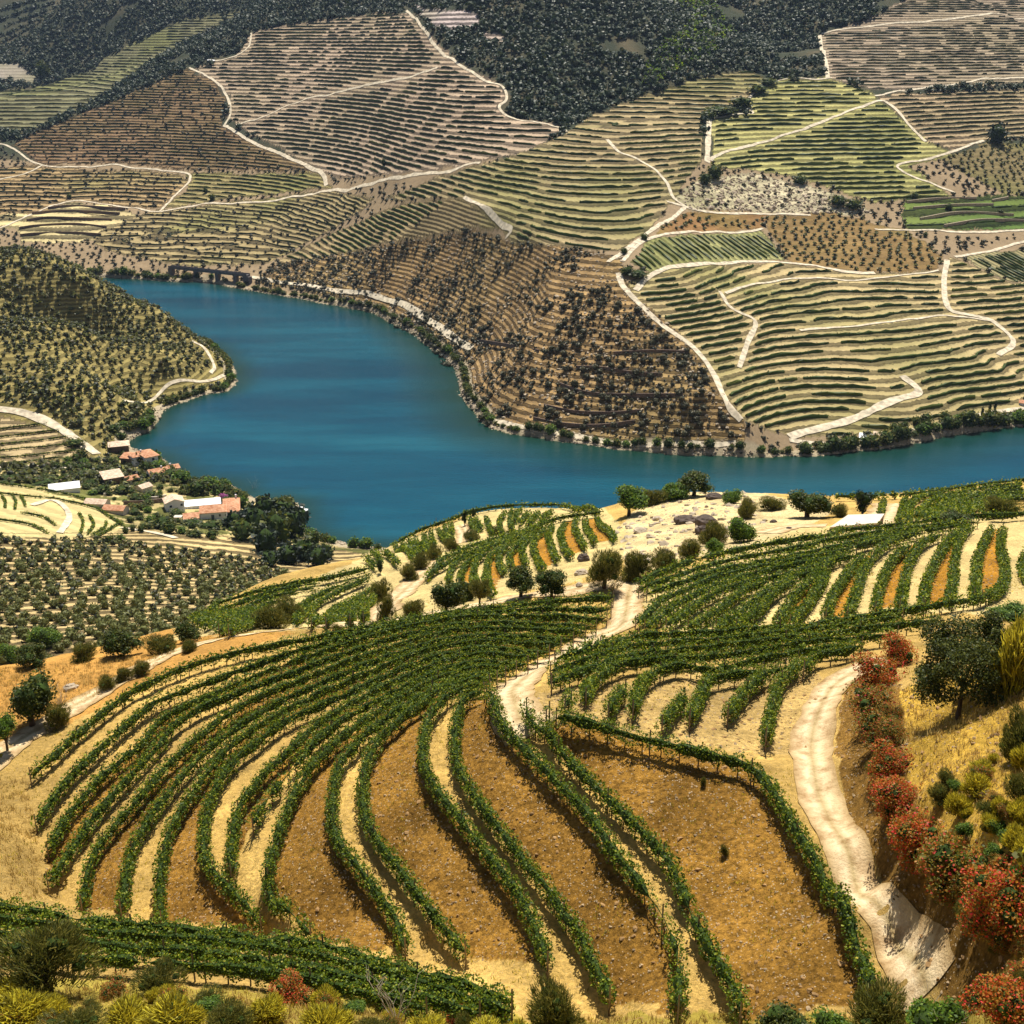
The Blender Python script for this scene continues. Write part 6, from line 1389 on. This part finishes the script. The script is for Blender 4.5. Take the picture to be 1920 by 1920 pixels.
# flat roofed store on the crest
p, d = frame_at(1598, 1000, 100)
def store():
    c = [at_r(a, b, r_) for a, b, r_ in ((1556,991,148),(1650,982,150),(1660,965,160),(1592,967,164))]
    zt = c[0][2]; e = bpy.data.objects.new('flat_roofed_store', None); C.objects.link(e); tag(e, 'flat topped low store with pale roof slab on the right crest', 'store'); b0 = np.array([c[0][0], c[0][1], zt]); e.location = b0
    P4 = np.array([[q[0], q[1], zt] for q in [at_z(1556,991,zt), at_z(1646,983,zt), at_z(1658,966,zt), at_z(1590,968,zt)]]) - b0
    bot = P4 * [1, 1, 0] + [0, 0, -2.6]; ins = P4.mean(0); wt = ins + (P4 - ins) * .985; wb = wt * [1, 1, 0] + [0, 0, -2.6]
    Fb = [(0,1,2,3)[::-1], (4,5,6,7), (0,1,5,4), (1,2,6,5), (2,3,7,6), (3,0,4,7)]
    link('wall', MB().add(np.vstack([wb, wt - [0, 0, .01]]), Fb).mesh('wall', M['stone']), e); link('roof', MB().add(np.vstack([P4, P4 + [0, 0, .22]]), Fb).mesh('roof', M['concrete']), e)
store()
# pergola
p, d = frame_at(334, 983, 330); e = bpy.data.objects.new('pergola', None); C.objects.link(e); e.location = p; tag(e, 'little garden pergola on pale posts below the two window house', 'pergola')
for a_, b_ in ((-1.3, 0), (1.3, 0), (-1.3, 2), (1.3, 2)): link('post', MB().tube([(a_, b_, -.5), (a_, b_, 2.9)], .14, 6).mesh('post', M['concrete']), e)
link('roof', MB().box(-1.6, 1.6, -.3, 2.3, 2.9, 3.05).mesh('roof', M['concrete']), e)
# walls of the garden terraces
def wall(pts, hgt, th, label, rmin=330., mat='stone', name='terrace_wall'):
    q = smooth(drape(*np.array(pts, float).T, rmin), 1.5); T = np.gradient(q[:, :2], axis=0); T /= np.linalg.norm(T, axis=1)[:, None]; Nn = np.stack([-T[:, 1], T[:, 0]], 1) * th / 2
    n_ = len(q); V = np.empty((n_, 4, 3)); V[:, 0, :2] = q[:, :2] - Nn; V[:, 1, :2] = q[:, :2] + Nn; V[:, 2, :2] = V[:, 1, :2]; V[:, 3, :2] = V[:, 0, :2]; V[:, :2, 2] = q[:, 2:3] - .8; V[:, 2:, 2] = q[:, 2:3] + hgt
    i = np.arange(n_ - 1)[:, None] * 4; j = np.arange(4)[None]; Fq = np.stack([i + j, i + (j + 1) % 4, i + 4 + (j + 1) % 4, i + 4 + j], -1).reshape(-1, 4)
    Fq = np.vstack([Fq, [(0, 3, 2, 1)], [((n_-1)*4, (n_-1)*4+1, (n_-1)*4+2, (n_-1)*4+3)]]); b = q[0].copy()
    tag(link(name, mesh(name, V.reshape(-1, 3) - b, Fq, M[mat]), loc=b), label, 'wall')
wall([(232,946),(270,945),(312,940)], 1.6, .5, 'dark garden wall left of the two window house')
wall([(195,930),(215,925),(245,916)], 1.2, .5, 'pale edged garden wall under the barn', mat='cream')
wall([(250,936),(290,936),(312,932)], 1.2, .5, 'upper garden terrace wall beside the farm path', mat='cream')
for k, pts in enumerate([[(38,443),(70,440),(130,438),(190,442)],[(36,430),(70,425),(140,422),(200,428)],[(50,415),(90,410),(150,412),(210,414)],[(60,402),(100,398),(150,398),(225,402)],[(90,392),(130,388),(180,390),(235,394)]]):
    wall(pts, 2.2, .8, 'dark dry stone wall on the left walled terraces, %s from the bottom' % ORD[k], 900.)
for k, pts in enumerate([[(1700,380),(1760,374),(1830,373)],[(1712,392),(1790,386),(1862,385)],[(1725,412),(1800,400),(1900,404)],[(1770,425),(1840,414),(1920,415)],[(1860,378),(1890,372)]]):
    wall(pts, 1.6, 1.2, 'pale stone wall across the green terraces, %s from the top' % ORD[k], 650., mat='rock')
for k, pts in enumerate([[(1080,690),(1130,692),(1180,700),(1240,704)],[(1050,722),(1100,738),(1160,742),(1280,742)],[(1020,762),(1080,774),(1150,776),(1200,772)],[(1000,786),(1050,796),(1120,800),(1190,792)],[(1150,664),(1220,660),(1290,662)],[(900,640),(960,650),(1010,660)]]):
    wall(pts, 1.4, .7, 'low dry stone terrace wall on the brown scrub slope, %s of the slope' % ORD[k], 540.)
# bridge over the side stream
def bridge():
    a = at_z(322, 500, 9.5)[:2] * 1.0; pa = drape([320], [503], 900)[0]; pb = drape([462], [517], 900)[0]
    zt = 9.5; A_ = at_z(322, 500, zt); B_ = at_z(462, 515, zt); L = np.linalg.norm((B_ - A_)[:2])
    e = bpy.data.objects.new('stone_bridge', None); C.objects.link(e); e.location = (A_[0], A_[1], 0); e.rotation_euler = (0, 0, math.atan2(B_[1] - A_[1], B_[0] - A_[0])); tag(e, 'grey railway bridge on stone piers at the far end of the river', 'bridge')
    link('deck', MB().box(-2, L + 2, -2.2, 2.2, zt - 1.4, zt).mesh('deck', M['bridge']), e)
    link('parapet', MB().box(-2, L + 2, -2.35, -2.203, zt - .2, zt + 1.0).mesh('parapet', M['bridge']), e); link('parapet', MB().box(-2, L + 2, 2.203, 2.35, zt - .2, zt + 1.0).mesh('parapet', M['bridge']), e)
    for f in (.33, .62, .86): link('pier', MB().box(f * L - 1.5, f * L + 1.5, -1.9, 1.9, -6, zt - 1.403).mesh('pier', M['bridge']), e)
    link('abutment', MB().box(-3, 1.5, -2.0, 2.0, -3, zt - 1.403).mesh('abutment', M['bridge']), e); link('abutment', MB().box(L - 2.5, L + 4, -2.0, 2.0, -3, zt - 1.403).mesh('abutment', M['bridge']), e)
bridge()
q = smooth(drape(*np.array([(470,520),(560,534),(640,548),(720,562),(790,592),(840,627),(884,655)], float).T, 700), 3.0)
road_mesh('railway_track', 4.0, q, 'pale railway bed following the far shore', .6, M['track'], 5)
# landing stage
p = at_z(562, 958, .0); e = tag(link('landing_stage', MB().box(-3.5, 3.5, -1.5, 1.5, -.4, .5).box(-2, 2, -1.2, 1.2, .5, 1.6).mesh('landing_stage', M['metalroof']), loc=p), 'small white landing stage at the river by the dark tree clump', 'landing stage')
# boulders and rock outcrops
def boulder(px, py, wpx, hpx, label, mat, rmin=0., name='boulder'):
    p, d = frame_at(px, py, rmin); V, Fc = ico(2); rgb = np.random.default_rng(int(px * 7 + py)); V = V * (1 + .22 * fbm(V[:, 0] * 2.2 + px, V[:, 1] * 2.2 + V[:, 2] * 2, 3, 3))[:, None]; V = np.round(V * 3.2) / 3.2 * .5 + V * .5
    w_, h_ = wpx * d / F / 2, hpx * d / F / 2
    tag(link(name, mesh(name, V * [w_, w_ * .8, h_], Fc, M[mat]), loc=p + np.array([0, 0, h_ * .35]), rz=float(rgb.uniform(0, 3))), label, 'rock')
for a, b, wp, hp, mt, lb in [(1340,935,34,16,'darkrock','dark slate heap at the top of the rocky crest'),(1362,934,24,12,'darkrock','dark slate slab right of the slate heap'),(1285,980,44,20,'darkrock','dark rock ledge in the middle of the rocky crest slope'),(1325,985,46,26,'darkrock','big dark outcrop left of the light green bush'),(1318,1000,30,22,'darkrock','dark boulder under the big outcrop'),(1200,998,30,12,'rock','brown boulder at the left end of the rocky slope'),(1094,1052,26,22,'darkrock','dark square rock at the head of the knoll rows'),(1090,1078,28,16,'rock','pale boulder under the dark square rock'),(1232,975,22,10,'rock','rock beside the bright tree foot'),(1086,1100,16,12,'rock','small pale boulder beside the field corner'),(1450,980,14,8,'darkrock','small dark stone on the bare yard, left'),(1480,992,12,6,'darkrock','small dark stone on the bare yard, right'),(1843,1488,30,16,'rock','pale grey rock on the dry right bank'),(870,1122,24,12,'rock','pale stones between the knoll bushes'),(133,1292,26,14,'rock','pale limestone chunks above the left road')]:
    boulder(a, b, wp, hp, lb, mt)
# tall pole on the knoll
p, d = frame_at(818, 988, 100); tag(link('pole', MB().tube([(0,0,-.3),(0,0,1.9)], .05, 5).mesh('pole', M['post']), loc=p), 'thin pole on the knoll skyline left of the cypresses', 'pole')
# ------------------------------------------------------------------ valley haze
HZ = .00003
hm, t, b, N, L = newmat('haze'); t.nodes.remove(b); pv = N('ShaderNodeVolumePrincipled'); pv.inputs['Color'].default_value = (.5, .68, 1, 1); pv.inputs['Density'].default_value = HZ; pv.inputs['Anisotropy'].default_value = .2; L(pv.outputs[0], t.nodes['Material Output'].inputs['Volume'])
if HZ: tag(link('haze', MB().box(-9000, 9000, -9000, 9000, -12, 1400).mesh('haze', hm)), 'thin blue haze filling the valley', 'haze', kind='stuff')
